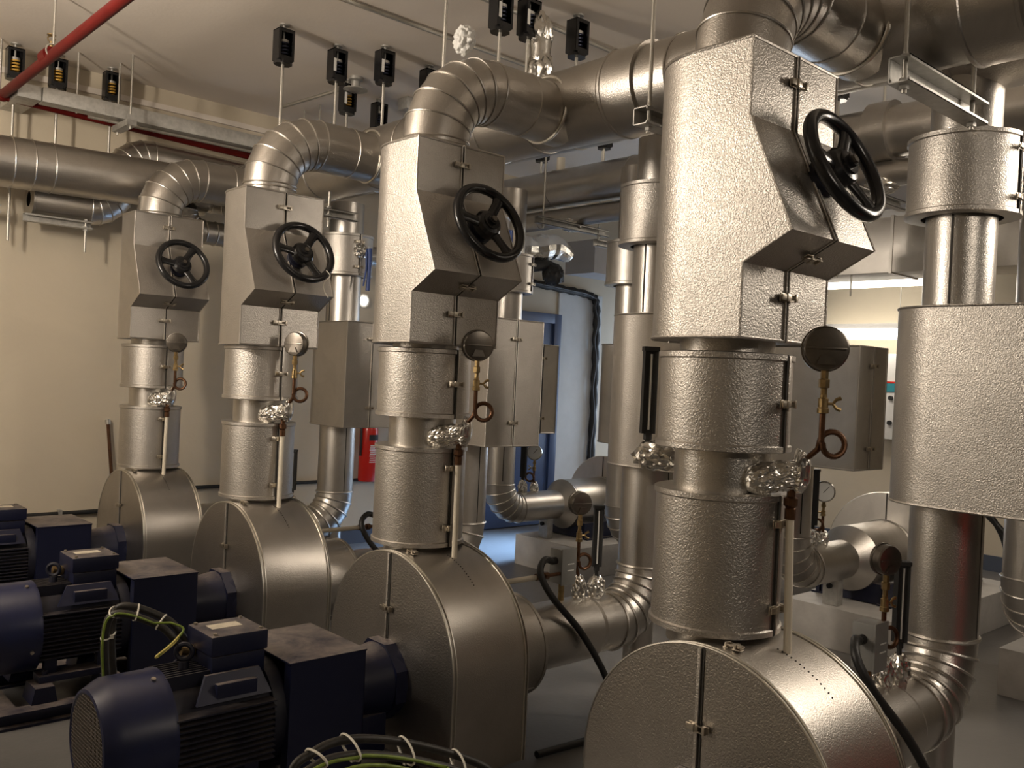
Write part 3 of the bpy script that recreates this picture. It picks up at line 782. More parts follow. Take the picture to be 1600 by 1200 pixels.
L = lambda k, s: s.replace('#', WHO[k])
ROW = [
 (make_pump, ['aluminium clad pump with arched casing cut by the bottom edge at the right', 'aluminium clad pump with arched casing behind the dusty topped guard in the middle', 'aluminium clad pump with arched casing, third from the camera in its row', 'aluminium clad pump with arched casing nearest the cream wall, smallest in its row'], 0),
 (make_motor, [None, 'blue electric motor with round mesh fan cover in the bottom left foreground', 'dark blue electric motor with ribbed side, behind the foreground motor at left', 'dark blue electric motor cut by the left edge, nearest the cream wall'], 0),
 (make_frame, [None, 'navy steel base frame under the foreground motor and its pump', 'navy steel base frame under the ribbed motor at the left edge', 'navy steel base frame of the pump nearest the cream wall'], 0),
 (make_guard, [None, 'navy box coupling guard with dust covered top beside the foreground motor', 'navy box coupling guard between ribbed motor and third pump', 'navy box coupling guard farthest back, below the cream wall'], 0),
 (make_discharge, ['clad discharge pipe whose elbow leaves the top edge of the photo at right', 'clad discharge pipe with big segmented elbow above the middle valve jacket', 'clad discharge pipe with segmented elbow above the third valve jacket', 'clad discharge pipe with segmented elbow above the farthest valve jacket at left'], 0),
 (make_lower, ['large embossed cylinder jacket standing over the nearest pump casing', 'embossed cylinder jacket standing over the middle pump with the dusty guard', 'embossed cylinder jacket standing over the third pump from the camera', 'embossed cylinder jacket standing over the pump nearest the cream wall'], 0),
 (make_upper, ['embossed cylinder jacket right below the largest wedge fronted valve jacket', 'embossed cylinder jacket right below the middle wedge fronted valve jacket', 'embossed cylinder jacket right below the third wedge fronted valve jacket', 'embossed cylinder jacket right below the smallest, farthest wedge fronted valve jacket'], 0),
 (make_box, ['largest wedge fronted aluminium valve jacket, its left side glaring bright, at right', 'wedge fronted aluminium valve jacket with bright left side in the middle of the photo', 'wedge fronted aluminium valve jacket, third from the camera', 'smallest wedge fronted aluminium valve jacket, farthest, in front of the cream wall'], 1),
 (make_wheel, ['black three spoke handwheel seen steeply from the side on the nearest valve jacket', 'black three spoke handwheel on the middle valve jacket', 'black three spoke handwheel with a loose white wire on the third valve jacket', 'black three spoke handwheel on the farthest valve jacket at left'], 1),
 (make_drain, ['cream plastic drain pipe at the right side of the nearest lower jacket', 'cream plastic drain pipe in front of the middle lower jacket', 'cream plastic drain pipe in front of the third lower jacket', 'cream plastic drain pipe in front of the farthest lower jacket'], 0),
 (make_suction, ['clad suction pipe with ribbed elbow at the lower right, dark red sheen on its riser', 'clad suction pipe with ribbed elbow between middle and nearest pump', 'clad suction pipe of the third pump, mostly hidden behind the middle riser', 'clad suction pipe of the farthest pump, its elbow left of the red extinguisher'], 0),
 (make_sbox, ['huge pale riser jacket cut by the right edge of the photo', 'pale riser jacket half hidden behind the largest wedge fronted valve jacket', 'pale riser jacket with a latch seam in front of the blue door', 'pale riser jacket with a front corner edge, above the red extinguisher'], 0),
 (make_scyl, ['short cylinder jacket high on the right, above the huge riser jacket', 'short cylinder jacket high on the second riser, left of the largest valve jacket', 'short cylinder jacket on the third riser, hidden behind the middle valve jacket', 'short cylinder jacket with a blue lever on the farthest riser'], 0),
]
THINGS = {}
def finish(o, lab):
    o['label'] = lab
for fn, labs, usedz in ROW:
    ks = [k for k in range(4) if labs[k]]
    t = fn()
    DZ = [0.013, -0.005, -0.02, 0.013]
    base = Vector(t.location)
    first = True
    made = {}
    for k in ks[1:]:
        o = dup(t, (0, YK[k], DZ[k] if usedz else 0), labs[k]); o['label'] = labs[k]; made[k] = o
    t.location = base + Vector((0, YK[ks[0]], DZ[ks[0]] if usedz else 0)); t['label'] = labs[ks[0]]
    made[ks[0]] = t
    THINGS[fn.__name__] = made
def rowset(fn, labs):
    """labs: {k: label}; builds one and copies it to the other pumps"""
    t = fn(); base = Vector(t.location); ks = list(labs)
    for k in ks[1:]:
        o = dup(t, (0, YK[k], 0), labs[k]); o['label'] = labs[k]
    t.location = base + Vector((0, YK[ks[0]], 0)); t['label'] = labs[ks[0]]
    return t
for k, (nr, lab) in enumerate(zip(((0.80, 0.60, 0), (0.50, 0.87, 0.04), (0.90, 0.44, 0), (0.45, 0.88, 0)), ['largest round gauge, dark back towards us, in front of the nearest riser', 'round gauge in front of the middle riser below its handwheel', 'pale shining round gauge in front of the third riser', 'round gauge in front of the farthest riser at left'])):
    t = make_gauge(nr); t.location = t.location + Vector((0, YK[k], 0)); t['label'] = lab
w3 = THINGS['make_wheel'][2]
ORG[w3.name] = Vector(w3.location)
c3 = Vector(w3.location)
link('loose_wire', MB().tube(spline([c3 + Vector(p) for p in ((0.10, -0.06, -0.085), (0.115, -0.075, -0.115), (0.085, -0.07, -0.15), (0.09, -0.065, -0.19), (0.115, -0.065, -0.225))], 6), 0.0025, 6), 'tie', w3, 60)
rowset(make_lever, {3: 'blue two pronged lever handle on the farthest riser, left of the middle valve jacket', 2: 'blue two pronged lever handle just right of the middle valve jacket'})
rowset(make_sgauge, {0: 'dark red tinted round gauge on the nearest suction pipe at lower right', 1: 'round gauge with dark back standing on the middle suction pipe'})
rowset(make_therm, {0: 'black upright thermometer on the nearest suction pipe beside the ribbed elbow', 1: 'black upright thermometer in foil on the middle suction pipe', 3: 'black upright thermometer right of the third lower jacket'})
rowset(make_jbox, {0: 'grey junction box on the nearest suction pipe at lower right', 1: 'grey junction box with a thick black hose on the middle suction pipe'})
rowset(make_hose, {0: 'black flexible conduit looping from the junction box on the nearest suction pipe', 1: 'thick black flexible conduit hanging over the middle suction pipe down to the floor', 2: 'black flexible conduit arching behind the middle lower jacket'})
rowset(make_wcond, {1: 'cream conduit above the middle suction pipe, ending at the junction box', 2: 'cream conduit above the third suction pipe, between third and middle pumps'})
rowset(make_cable, {1: 'motor cable pair with green wire and white ties arching beside the foreground motor'})
t = make_cable([(-0.80, 0.02, 0.53), (-0.84, 0.05, 0.575), (-0.95, 0.07, 0.632), (-1.10, 0.085, 0.690), (-1.22, 0.09, 0.718), (-1.30, 0.09, 0.710), (-1.36, 0.09, 0.66), (-1.38, 0.09, 0.40), (-1.38, 0.09, 0.06)], 0.010)
link('earth_wire', MB().tube(spline([(-0.90, 0.03, 0.575), (-1.05, 0.05, 0.655), (-1.18, 0.055, 0.700), (-1.28, 0.055, 0.698), (-1.345, 0.06, 0.655), (-1.375, 0.065, 0.50), (-1.375, 0.07, 0.2)], 8), 0.0045, 8), 'green', t, 60)
t['label'] = 'motor cable pair with green and yellow wires at the bottom edge of the photo'
thing_t = None
# one black thermometer at the back of the nearest riser
t = thing('thermometer', 'black tapering thermometer left of the nearest joint jacket, foil at its foot', 'thermometer', (0.03, 0.31, 1.28))
thermometer(t, 0.03, 0.31, 1.34, 1.66, (-0.67, -0.74, 0))
link('foil_wrap', MB().lump((0.0, 0.25, 1.325), (0.06, 0.07, 0.045), 0.35, 6.6, 3), 'foil', t, 25)
# black lever stub on the huge jacket's upper cylinder
t = thing('valve_lever', 'black lever with foil wrapped stub cut by the right edge of the photo', 'lever', (RX + 0.14, RY - 0.22, 2.38))
link('foil_stub', MB().cyl((RX + 0.10, RY - 0.16, 2.42), (RX + 0.20, RY - 0.34, 2.42), 0.052, n=20).lump((RX + 0.20, RY - 0.34, 2.42), (0.06, 0.06, 0.055), 0.3, 3.0, 3), 'foil', t, 20)
link('handle', MB().tube([(RX + 0.02, RY - 0.255, 2.325), (RX + 0.12, RY - 0.30, 2.35), (RX + 0.26, RY - 0.37, 2.40)], [0.012, 0.011, 0.012], 10), 'matt_black', t, 50)

# ------------------------------------------------------------------ second row of pumps behind, facing the other way
Y2 = [3.70, 2.44, 1.18, -0.08]
WH2 = ['of the far pump in front of the blue door', 'half hidden behind the second riser', 'right of the nearest riser', 'at the right edge of the photo']
RX2, RR2, ZS2 = 2.42, 0.115, 0.52
def row2(fn, labs):
    t = fn(); base = Vector(t.location); ks = list(labs)
    for k in ks[1:]:
        o = dup(t, (0, Y2[k], 0), labs[k]); o['label'] = labs[k]
    t.location = base + Vector((0, Y2[ks[0]], 0)); t['label'] = labs[ks[0]]
def b_suction():
    t = thing('suction_pipe', '', 'pipe', (RX2, 0, 0.0), 'clad suction pipes of the back row')
    link('riser', MB().lathe((RX2, 0, 0), (0, 0, 1), [(RR2, 0.72), (RR2, 3.0)], 40), 'sheet', t, 30)
    e = MB(); seg_elbow(e, e, (RX2 + 0.20, 0, ZS2 + 0.20), 0.20, RR2 + 0.004, PI, 1.5 * PI, 6, (1, 0, 0), (0, 0, 1))
    link('elbow', e, 'sheet', t, 10)
    link('horizontal_run', MB().lathe((RX2 + 0.2, 0, ZS2), (1, 0, 0), [(RR2 + 0.004, 0), (RR2 + 0.004, 0.42), (0.198, 0.50), (0.202, 0.505), (0.202, 0.52), (0.1, 0.523)], 44), 'sheet', t, 20)
    p = MB().box(RX2 + 0.50, RX2 + 0.565, -0.05, 0.05, 0.252, ZS2 - RR2 + 0.01, bev=0.003)
    po = link('support_post', p, 'galv', t)
    link('adjuster_knob', MB().cyl((RX2 + 0.497, 0, 0.37), (RX2 + 0.478, 0, 0.37), 0.016, n=12), 'matt_black', po)
    link('riser_seam', MB().box(RX2 - 0.06, RX2 - 0.054, -RR2 - 0.002 + 0.014, -RR2 + 0.016, 0.75, 1.14), 'seam', t)
    return t
def b_pump():
    t = thing('insulated_pump', '', 'pump', (3.78, 0, 0.38), 'clad pumps of the back row')
    X0, X1, zc, r = 3.62, 3.98, 0.50, 0.40
    n = 36
    A = [(-r, 0.386)] + [(-r * math.cos(PI * i / n), zc + r * math.sin(PI * i / n)) for i in range(n + 1)] + [(r, 0.386)]
    sh = MB(); a = [sh.v((X0, y, z)) for y, z in A]; c = [sh.v((X1, y, z)) for y, z in A]
    for i in range(len(A) - 1): sh.face((a[i], a[i + 1], c[i + 1], c[i]))
    sh.face(c); sh.face([a[0], c[0], c[-1], a[-1]])
    link('casing_shell', sh, 'shell', t, 30)
    for s in (-1, 1):
        o = [(s * 0.003, zc + r)] + [(s * r * math.sin(PI / 2 * i / n), zc + r * math.cos(PI / 2 * i / n)) for i in range(1, n + 1)] + [(s * r, 0.386), (s * 0.003, 0.386)]
        link('front_panel', MB().prism(o, lambda u, v, w: (w, u, v), X0 - 0.004, X0 + 0.002), 'pale', t, 30)
    link('seam', MB().box(X0 - 0.007, X0 - 0.003, -0.004, 0.004, 0.42, zc + r), 'seam', t)
    link('edge_bead', MB().tube([(X0, y, z) for y, z in A], 0.005, 6), 'edge', t)
    link('nozzle_jacket', MB().lathe((3.145, 0, ZS2), (1, 0, 0), [(0.1, 0), (0.2, 0), (0.2, 0.45), (0.207, 0.455), (0.207, 0.472), (0.1, 0.472)], 44), 'sheet', t, 30)
    return t
def b_plinth():
    t = thing('pump_plinth', '', 'plinth', (3.8, -0.1, 0.0), 'white painted plinths of the back row')
    link('block', MB().box(2.87, 4.75, -0.47, 0.27, 0.0, 0.25, bev=0.006), 'conc', t)
    return t
def b_frame():
    t = thing('base_frame', '', 'base frame', (3.9, -0.05, 0.25), 'navy base frames of the back row')
    for s in (-1, 1):
        link('rail', MB().box(3.17, 4.6, s * 0.22 - 0.012, s * 0.22 + 0.012, 0.256, 0.385).box(3.17, 4.6, s * 0.22 - 0.045, s * 0.22 + 0.045, 0.251, 0.262), 'navy', t)
    for x in (3.18, 4.52): link('cross_member', MB().box(x, x + 0.07, -0.20, 0.20, 0.256, 0.38), 'navy', t)
    return t
def b_box():
    t = thing('riser_valve_jacket', '', 'valve jacket', (RX2, 0, 1.15), 'pale D shaped jackets of the back row')
    d_jacket(t, RX2 - 0.045, 0, 0.157, [(1.15, 0.47), (1.80, 0.47)], 'pale', latch_rows=[(1.26, 0.47, -1, 0), (1.70, 0.47, -1, 0)])
    return t
def b_cyl():
    t = thing('butterfly_valve_jacket', '', 'valve jacket', (RX2, 0, 2.2), 'short cylindrical jackets of the back row')
    cyl_jacket(t, RX2, 0, 0.185, 2.20, 2.50, -1.05, 'pale', latches=(0.25, 0.75))
    return t
def b_gauge():
    t = thing('suction_gauge', '', 'gauge', (2.80, 0, 0.63), 'pressure gauges of the back row')
    gauge(t, (2.79, 0, 0.955), (2.80, 0, 0.68), (-0.85, -0.55, 0), 0.060, face=True, loop_side=1)
    link('foil_wrap', MB().lump((2.80, 0, 0.665), (0.035, 0.035, 0.055), 0.3, 2.7, 3), 'foil', t, 25)
    return t
def b_therm():
    t = thing('thermometer', '', 'thermometer', (2.67, 0, 0.63), 'black thermometers of the back row')
    thermometer(t, 2.67, 0, 0.70, 1.08, (0.67, 0.74, 0))
    link('foil_wrap', MB().lump((2.67, 0, 0.675), (0.036, 0.036, 0.065), 0.3, 9.7, 3), 'foil', t, 25)
    return t
row2(b_suction, {0: 'clad suction pipe with ribbed elbow in front of the blue door', 1: 'clad back row riser half hidden behind the second riser', 2: 'clad suction pipe with ribbed elbow just right of the nearest lower jacket', 3: 'clad riser and elbow cut by the right edge of the photo'})
row2(b_pump, {0: 'clad back row pump with half round face right of the blue door', 1: 'clad back row pump hidden behind the nearest lower jacket', 2: 'clad back row pump with half round face under the huge riser jacket'})
row2(b_plinth, {0: 'white painted plinth with a daylit top below the blue door', 1: 'white painted plinth behind the black thermometer in the middle', 2: 'grey white plinth behind the nearest pump at right', 3: 'white plinth end at the right edge of the photo'})
row2(b_frame, {0: 'navy base frame on the plinth below the blue door', 1: 'navy base frame on the plinth behind the middle thermometer', 2: 'navy base frame on the plinth at the lower right'})
row2(b_box, {0: 'pale back row jacket overlapping the blue door, its edge daylit', 1: 'pale back row jacket half hidden left of the second riser jacket', 2: 'pale back row jacket with latch seam, right of the largest gauge'})
row2(b_cyl, {0: 'pale short jacket high on the farthest back row riser', 1: 'pale short back row jacket overlapped by the second riser at its right', 2: 'pale short back row jacket hidden behind the largest valve jacket'})
row2(b_gauge, {0: 'small pale round gauge in front of the blue door', 2: 'small round gauge with visible white dial at the right'})
row2(b_therm, {0: 'black upright thermometer standing in front of the blue door', 2: 'black upright thermometer beside the white dialled gauge'})

# ------------------------------------------------------------------ headers and other overhead pipes
def ringed(b, p0, ax, L, r, at, bead=0.005):
    ax = Vector(ax); p0 = Vector(p0)
    b.lathe(p0, ax, [(r, 0), (r, L)], 56)
    for q in at: b.ring(p0 + ax * q, ax, r + 0.001, bead, 56, 6)
t = thing('discharge_header', 'thick clad header pipe running from the top right corner back to the cream wall', 'pipe', (0.78, 2.0, 2.66))
HX, HZ, HR = 0.78, 2.84, 0.181
b = MB(); ringed(b, (HX, -3.2, HZ), (0, 1, 0), 7.82, HR, [2.75, 3.23, 3.98, 4.35, 4.85, 5.2, 5.9, 6.3, 6.9, 7.3])
link('main_run', b, 'sheet', t, 30)
b = MB(); seg_elbow(b, b, (HX - 0.32, 4.62, HZ), 0.32, HR, 0, PI / 2, 6, (1, 0, 0), (0, 1, 0))
link('elbow', b, 'sheet', t, 10)
b = MB(); b.lathe((HX - 0.32, 4.94, HZ - 0.03), (-1, 0, -0.025), [(HR, -0.02), (HR - 0.01, 0.1), (0.162, 0.2), (0.162, 4.4)], 56)
for q in (1.02, 1.14, 1.26, 1.38, 1.50, 2.0, 2.6): b.ring((HX - 0.32 - q, 4.94, HZ - 0.03 - q * 0.025), (1, 0, 0.025), 0.163, 0.005, 56, 6)
link('branch_to_left', b, 'sheet', t, 30)
for k in range(4):   # saddle collars where the branches enter
    b = MB()
    b.ring((0.615, YK[k], 2.80), (1, 0, 0), NECK + 0.012, 0.008, 48, 8)
    link('saddle_collar', b, 'edge', t)
for y, rr in ((-0.55, 0.205), (0.95, 0.197)):
    link('flange_jacket', MB().lathe((HX, y, HZ), (0, 1, 0), [(HR, 0), (rr, 0.0), (rr, 0.012), (rr - 0.004, 0.016), (rr - 0.004, 0.17), (rr, 0.174), (rr, 0.186), (HR, 0.186)], 56), 'sheet', t, 30)
t = thing('suction_header', 'clad header pipe over the suction risers, its big jacket at the top right corner', 'pipe', (1.37, 2.0, 2.74))
b = MB(); ringed(b, (1.37, -3.2, 3.00), (0, 1, 0), 8.1, 0.15, [2.5, 3.4, 4.2, 5.2, 6.4, 7.2])
link('main_run', b, 'sheet', t, 30)
link('flange_jacket', MB().lathe((1.37, -1.5, 3.00), (0, 1, 0), [(0.15, 0), (0.255, 0), (0.255, 1.40), (0.261, 1.405), (0.261, 1.425), (0.16, 1.43)], 56), 'emboss', t, 30)
b = MB(); seg_elbow(b, b, (1.09, 4.9, 3.00), 0.28, 0.15, 0, PI / 2, 6, (1, 0, 0), (0, 1, 0)); link('elbow', b, 'sheet', t, 10)
link('branch', MB().lathe((1.10, 5.18, 3.00), (-1, 0, 0.022), [(0.15, 0), (0.13, 0.12), (0.13, 0.93)], 48), 'sheet', t, 30)
b = MB(); seg_elbow(b, b, (0.18, 5.18, 2.80), 0.22, 0.13, PI / 2, PI, 6, (1, 0, 0), (0, 0, 1)); link('elbow', b, 'sheet', t, 10)
b = MB(); seg_elbow(b, b, (-0.24, 5.18, 2.80), 0.20, 0.118, 0, -PI / 2, 6, (1, 0, 0), (0, 0, 1)); link('elbow', b, 'sheet', t, 10)
link('lower_run', MB().lathe((-0.24, 5.18, 2.60), (-1, 0, 0), [(0.118, 0), (0.118, 0.36), (0.123, 0.363), (0.123, 0.377), (0.05, 0.38)], 44), 'sheet', t, 30)
t = thing('pipe_bend', 'small ribbed pipe bend just right of the farthest discharge elbow', 'pipe', (0.45, 4.75, 2.5))
b = MB(); seg_elbow(b, b, (0.46, 4.86, 2.64), 0.14, 0.085, PI, 1.5 * PI, 5, (1, 0, 0), (0, 0, 1)); link('elbow', b, 'sheet', t, 10)
b = MB(); ringed(b, (0.46, 4.86, 2.50), (1, 0, 0), 1.6, 0.085, [0.08, 0.16, 0.24, 0.9]); link('run', b, 'sheet', t, 30)
t = thing('upper_back_header', 'clad upper header pipe of the back row with bluish light on its underside', 'pipe', (2.95, 1.5, 2.95))
b = MB(); ringed(b, (2.95, -3.0, 3.11), (0, 1, 0), 7.6, 0.15, [3.95, 4.3, 5.9, 6.75], 0.004); link('main_run', b, 'sheet', t, 30)
link('flange_jacket', MB().lathe((2.95, 0.92, 3.11), (0, 1, 0), [(0.15, 0), (0.182, 0), (0.182, 0.14), (0.15, 0.14)], 48), 'sheet', t, 30)
link('vent_stub', MB().cyl((2.95, 3.72, 3.25), (2.95, 3.72, 3.36), 0.035, n=16), 'pvc', t)
t = thing('lower_back_header', 'thinner clad pipe right below the upper back header, underside lit bluish', 'pipe', (2.95, 1.5, 2.78))
b = MB(); ringed(b, (2.95, -3.0, 2.862), (0, 1, 0), 8.2, 0.078, [4.05, 6.9, 7.2], 0.003); link('main_run', b, 'sheet', t, 30)
for y in (1.0, 3.55): link('foil_saddle', MB().lump((2.95, y, 2.80), (0.10, 0.10, 0.06), 0.2, 4.2 + y, 3), 'foil', t, 25)
t = thing('square_duct', 'pale rectangular clad duct behind the tip of the largest valve jacket', 'duct', (3.6, 1.3, 2.33))
b = MB().box(3.42, 3.80, 0.1, 2.9, 2.34, 2.70, bev=0.004)
for y in (0.3, 1.13, 1.95): b.box(3.412, 3.808, y, y + 0.02, 2.333, 2.708)
link('casing', b, 'pale', t)
link('drop_rod', MB().cyl((3.45, 1.42, 2.2), (3.45, 1.42, 2.34), 0.006, n=8), 'rod', t)
t = thing('foil_flexible_duct', 'crumpled foil duct bend with black lagging left of the second riser', 'duct', (3.4, 4.4, 2.5))
link('duct', MB().tube(spline([(2.75, 4.45, 2.72), (3.05, 4.42, 2.70), (3.30, 4.40, 2.71), (3.55, 4.38, 2.76), (3.75, 4.36, 2.70)], 5), [0.12, 0.11, 0.125, 0.11, 0.12, 0.125, 0.11, 0.12, 0.13, 0.12, 0.11, 0.12, 0.13, 0.12, 0.11, 0.12, 0.11, 0.10, 0.09, 0.08, 0.06], 14), 'foil', t, 20)
link('black_lagging', MB().tube(spline([(2.9, 4.38, 2.56), (3.2, 4.36, 2.54), (3.45, 4.36, 2.58), (3.6, 4.36, 2.52), (3.62, 4.36, 2.44)], 5), 0.055, 12).lump((3.52, 4.33, 2.50), (0.10, 0.09, 0.10), 0.25, 7.1, 3), 'matt_black', t, 40)

# ------------------------------------------------------------------ supports and hangers
def spring_hanger(x, y, z_end, label, orange=False, grp='black spring hangers on the ceiling', tagc=True):
    t = thing('spring_hanger', label, 'hanger', (x, y, CEIL), grp)
    z1 = CEIL - 0.035; z0 = z1 - 0.205
    b = MB()
    b.box(x - 0.050, x - 0.044, y - 0.04, y + 0.04, z0 + 0.02, z1); b.box(x + 0.044, x + 0.050, y - 0.04, y + 0.04, z0 + 0.02, z1)
    b.box(x - 0.044, x + 0.044, y + 0.034, y + 0.04, z0 + 0.02, z1)
    b.box(x - 0.05, x - 0.036, y - 0.044, y - 0.036, z0 + 0.02, z1); b.box(x + 0.036, x + 0.05, y - 0.044, y - 0.036, z0 + 0.02, z1)
    b.box(x - 0.036, x + 0.036, y - 0.044, y - 0.036, z1 - 0.02, z1); b.box(x - 0.036, x + 0.036, y - 0.044, y - 0.036, z0 + 0.01, z0 + 0.045)
    b.box(x - 0.05, x + 0.05, y - 0.044, y + 0.04, z1 - 0.006, z1)
    oc = [(0.056 * math.cos(PI / 8 + PI / 4 * i), 0.052 * math.sin(PI / 8 + PI / 4 * i)) for i in range(8)]
    b.prism(oc, lambda u, v, w: (x + u, y + v, w), z0, z0 + 0.022)
    hs = link('housing', b, 'black', t, 25)
    P = [(x + 0.027 * math.cos(i * 0.5), y + 0.027 * math.sin(i * 0.5), z0 + 0.03 + 0.10 * i / 62) for i in range(63)]
    link('spring', MB().tube(P, 0.0055, 6), 'ochre' if orange else 'spring', hs, 60)
    link('spring_cap', MB().cyl((x, y, z0 + 0.13), (x, y, z0 + 0.145), 0.032, n=16).cyl((x, y, z0 + 0.145), (x, y, z1 + 0.0), 0.007, n=8), 'galv', hs)
    if tagc: link('paper_tag', MB().box(x - 0.049, x - 0.030, y - 0.0455, y - 0.0445, z0 + 0.06, z0 + 0.14), 'dial', hs)
    link('ceiling_bolt', MB().cyl((x, y, z1), (x, y, CEIL), 0.008, n=8).cyl((x, y, CEIL - 0.008), (x, y, CEIL), 0.03, n=16), 'galv', t)
    link('drop_rod', MB().cyl((x, y, z_end), (x, y, z0 + 0.01), 0.0095, n=10), 'rod', t)
    return t
spring_hanger(0.30, 3.45, 2.50, 'black spring hanger farthest left of the four over the third elbow', tagc=False)
spring_hanger(0.70, 3.50, 2.98, 'black spring hanger with white tag, second of the pair in front of it from the left')['label'] = 'black spring hanger with white tag, second from left above the third elbow'
spring_hanger(0.91, 3.28, 2.97, 'black spring hanger with white tag, third from left above the third elbow')
spring_hanger(1.31, 3.35, 2.50, 'black spring hanger peeping out left of the middle elbow')
spring_hanger(0.82, 2.07, 3.0, 'black spring hanger at the top edge, left one of the touching pair')
spring_hanger(0.985, 2.03, 2.95, 'black spring hanger at the top edge, right one of the touching pair')
spring_hanger(1.35, 2.02, 3.08, 'black spring hanger alone above the thick header, right of the foil bag', tagc=False)
spring_hanger(1.12, 4.05, 2.9, 'spring hanger with yellow spring left of the middle elbow, below the ceiling detector', True)
spring_hanger(1.52, 4.25, 2.9, 'spring hanger next to the grey ceiling bracket', False, tagc=False)
for x, lab in ((-0.745, 'yellow sprung hanger at the far wall, leftmost of three'), (-0.48, 'yellow sprung hanger at the far wall, middle of three'), (-0.13, 'yellow sprung hanger at the far wall, rightmost of three')):
    spring_hanger(x, 5.15, 2.95 if x > -0.7 else 2.3, lab, True, 'spring hangers near the far wall', tagc=False)
for y, z, lab in ((3.95, 3.26, 'black spring hanger above the upper back header, left one'), (3.25, 3.26, 'black spring hanger above the upper back header, right one'), (1.30, 3.26, 'black spring hanger over the back header right of the largest valve jacket')):
    spring_hanger(2.95, y, z, lab, grp='black spring hangers over the back header', tagc=False)
def channel(name_lab, x0, x1, y, z, rods, ax='x', grp=None, h=0.055, d=0.05, ztop=CEIL):
    """trapeze: C channel carried by threaded rods"""
    t = thing('trapeze_hanger', name_lab, 'hanger', ((x0 + x1) / 2, y, z), grp)
    b = MB()
    th = 0.004
    b.box(x0, x1, y + d / 2 - th, y + d / 2, z, z + h)
    b.box(x0, x1, y - d / 2, y + d / 2, z, z + th); b.box(x0, x1, y - d / 2, y + d / 2, z + h - th, z + h)
    b.box(x0, x1, y - d / 2, y - d / 2 + th, z, z + 0.012); b.box(x0, x1, y - d / 2, y - d / 2 + th, z + h - 0.012, z + h)
    link('channel', b, 'galv', t)
    for x, zb, zt in rods:
        r = link('threaded_rod', MB().cyl((x, y, zb), (x, y, zt), 0.0085, n=10), 'rod', t)
        for a, b2 in ((z - 0.014, z), (z + 0.004, z + 0.022), (z + h, z + h + 0.014)):
            link('nut', MB().cyl((x, y, a), (x, y, b2), 0.016, n=6), 'galv', r)
    return t
G = 'steel channels hung on threaded rods'
channel('steel channel on a rod beside the largest valve jacket, under the thick header', 0.49, 1.15, 0.80, 2.585, [(0.545, 2.56, CEIL), (1.05, 2.56, CEIL)], grp=G, h=0.07, d=0.07)
channel('heavy steel channel on twin rods above the black handwheel at top right', 0.52, 1.16, -0.235, 2.545, [(0.56, 2.52, CEIL), (1.10, 2.52, CEIL)], grp=G, h=0.085, d=0.07)
channel('steel channel end showing right of the third valve jacket', 0.22, 0.86, 3.45, 2.50, [(0.66, 2.44, 2.66)], grp=G)
channel('steel channel below the farthest left pipe bend on the cream wall', -0.66, -0.23, 5.12, 2.44, [(-0.27, 2.28, 2.60)], grp=G)
channel('steel channel end at the left edge of the photo', -1.5, -0.80, 5.12, 2.47, [(-0.835, 2.33, CEIL)], grp=G)
channel('steel channel crossing below the back headers left of the second riser', 2.45, 3.25, 3.45, 2.73, [(2.52, 2.70, CEIL), (3.15, 2.70, CEIL)], grp=G)
channel('steel channel behind the short jacket at upper right', 2.5, 3.3, 1.02, 2.70, [(2.98, 2.62, CEIL)], grp=G)
channel('white painted channel left of the second riser jacket', 2.90, 3.45, 3.25, 2.60, [(3.4, 2.58, CEIL)], grp=G)
o = link('threaded_rod', MB().cyl((0.40, 1.99, 2.93), (0.40, 1.99, CEIL), 0.0095, n=10), 'rod')
tag(o, 'plain steel rod rising from the middle elbow to the ceiling', 'rod')
o = link('foil_vent_bag', MB().tube([(1.05, 2.0, 3.05), (1.06, 2.0, 3.15), (1.055, 2.0, 3.25), (1.05, 2.0, 3.35), (1.045, 2.0, 3.45), (1.04, 2.0, 3.52)], [0.05, 0.058, 0.05, 0.062, 0.05, 0.02], 14).lump((1.06, 2.0, 3.2), (0.07, 0.07, 0.11), 0.3, 1.3, 3).lump((1.05, 2.0, 3.40), (0.065, 0.065, 0.10), 0.3, 2.3, 3), 'foil')
tag(o, 'shiny crumpled foil bag hanging beside the touching pair of spring hangers', 'foil')
o = link('foil_tip', MB().lump((0.13, 1.493, 2.985), (0.04, 0.05, 0.06), 0.35, 5.0, 3), 'dial')
tag(o, 'white wrapped stub on top of the middle elbow', 'stub')

# cable tray along the far wall, with its hangers
t = thing('cable_tray', 'galvanised cable trunking below the ceiling at the far wall', 'cable tray', (0.8, 4.93, 3.18))
link('straight_run', MB().box(-0.64, 3.2, 4.86, 4.97, 3.19, 3.285, bev=0.003), 'galv', t)
link('joint_plate', MB().box(-0.26, -0.20, 4.857, 4.862, 3.20, 3.28), 'galv', t)
link('corner_run', MB().box(-0.785, -0.645, 4.88, 5.348, 3.195, 3.285, bev=0.003), 'galv', t)
link('lower_conduit', MB().cyl((-0.35, 4.90, 3.165), (3.0, 4.90, 3.165), 0.012, n=10), 'rod', t)
for x in (-0.13, 1.3):
    br = link('bracket', MB().box(x - 0.03, x + 0.03, 4.70, 5.0, 3.12, 3.16).box(x - 0.03, x + 0.03, 4.70, 4.704, 3.12, 3.19), 'galv', t)
    for y in (4.74, 4.985): link('threaded_rod', MB().cyl((x, y, 3.10), (x, y, CEIL), 0.007, n=8), 'rod', br)
link('threaded_rod', MB().cyl((-0.40, 4.985, 3.19), (-0.40, 4.985, CEIL), 0.007, n=8), 'rod', t)
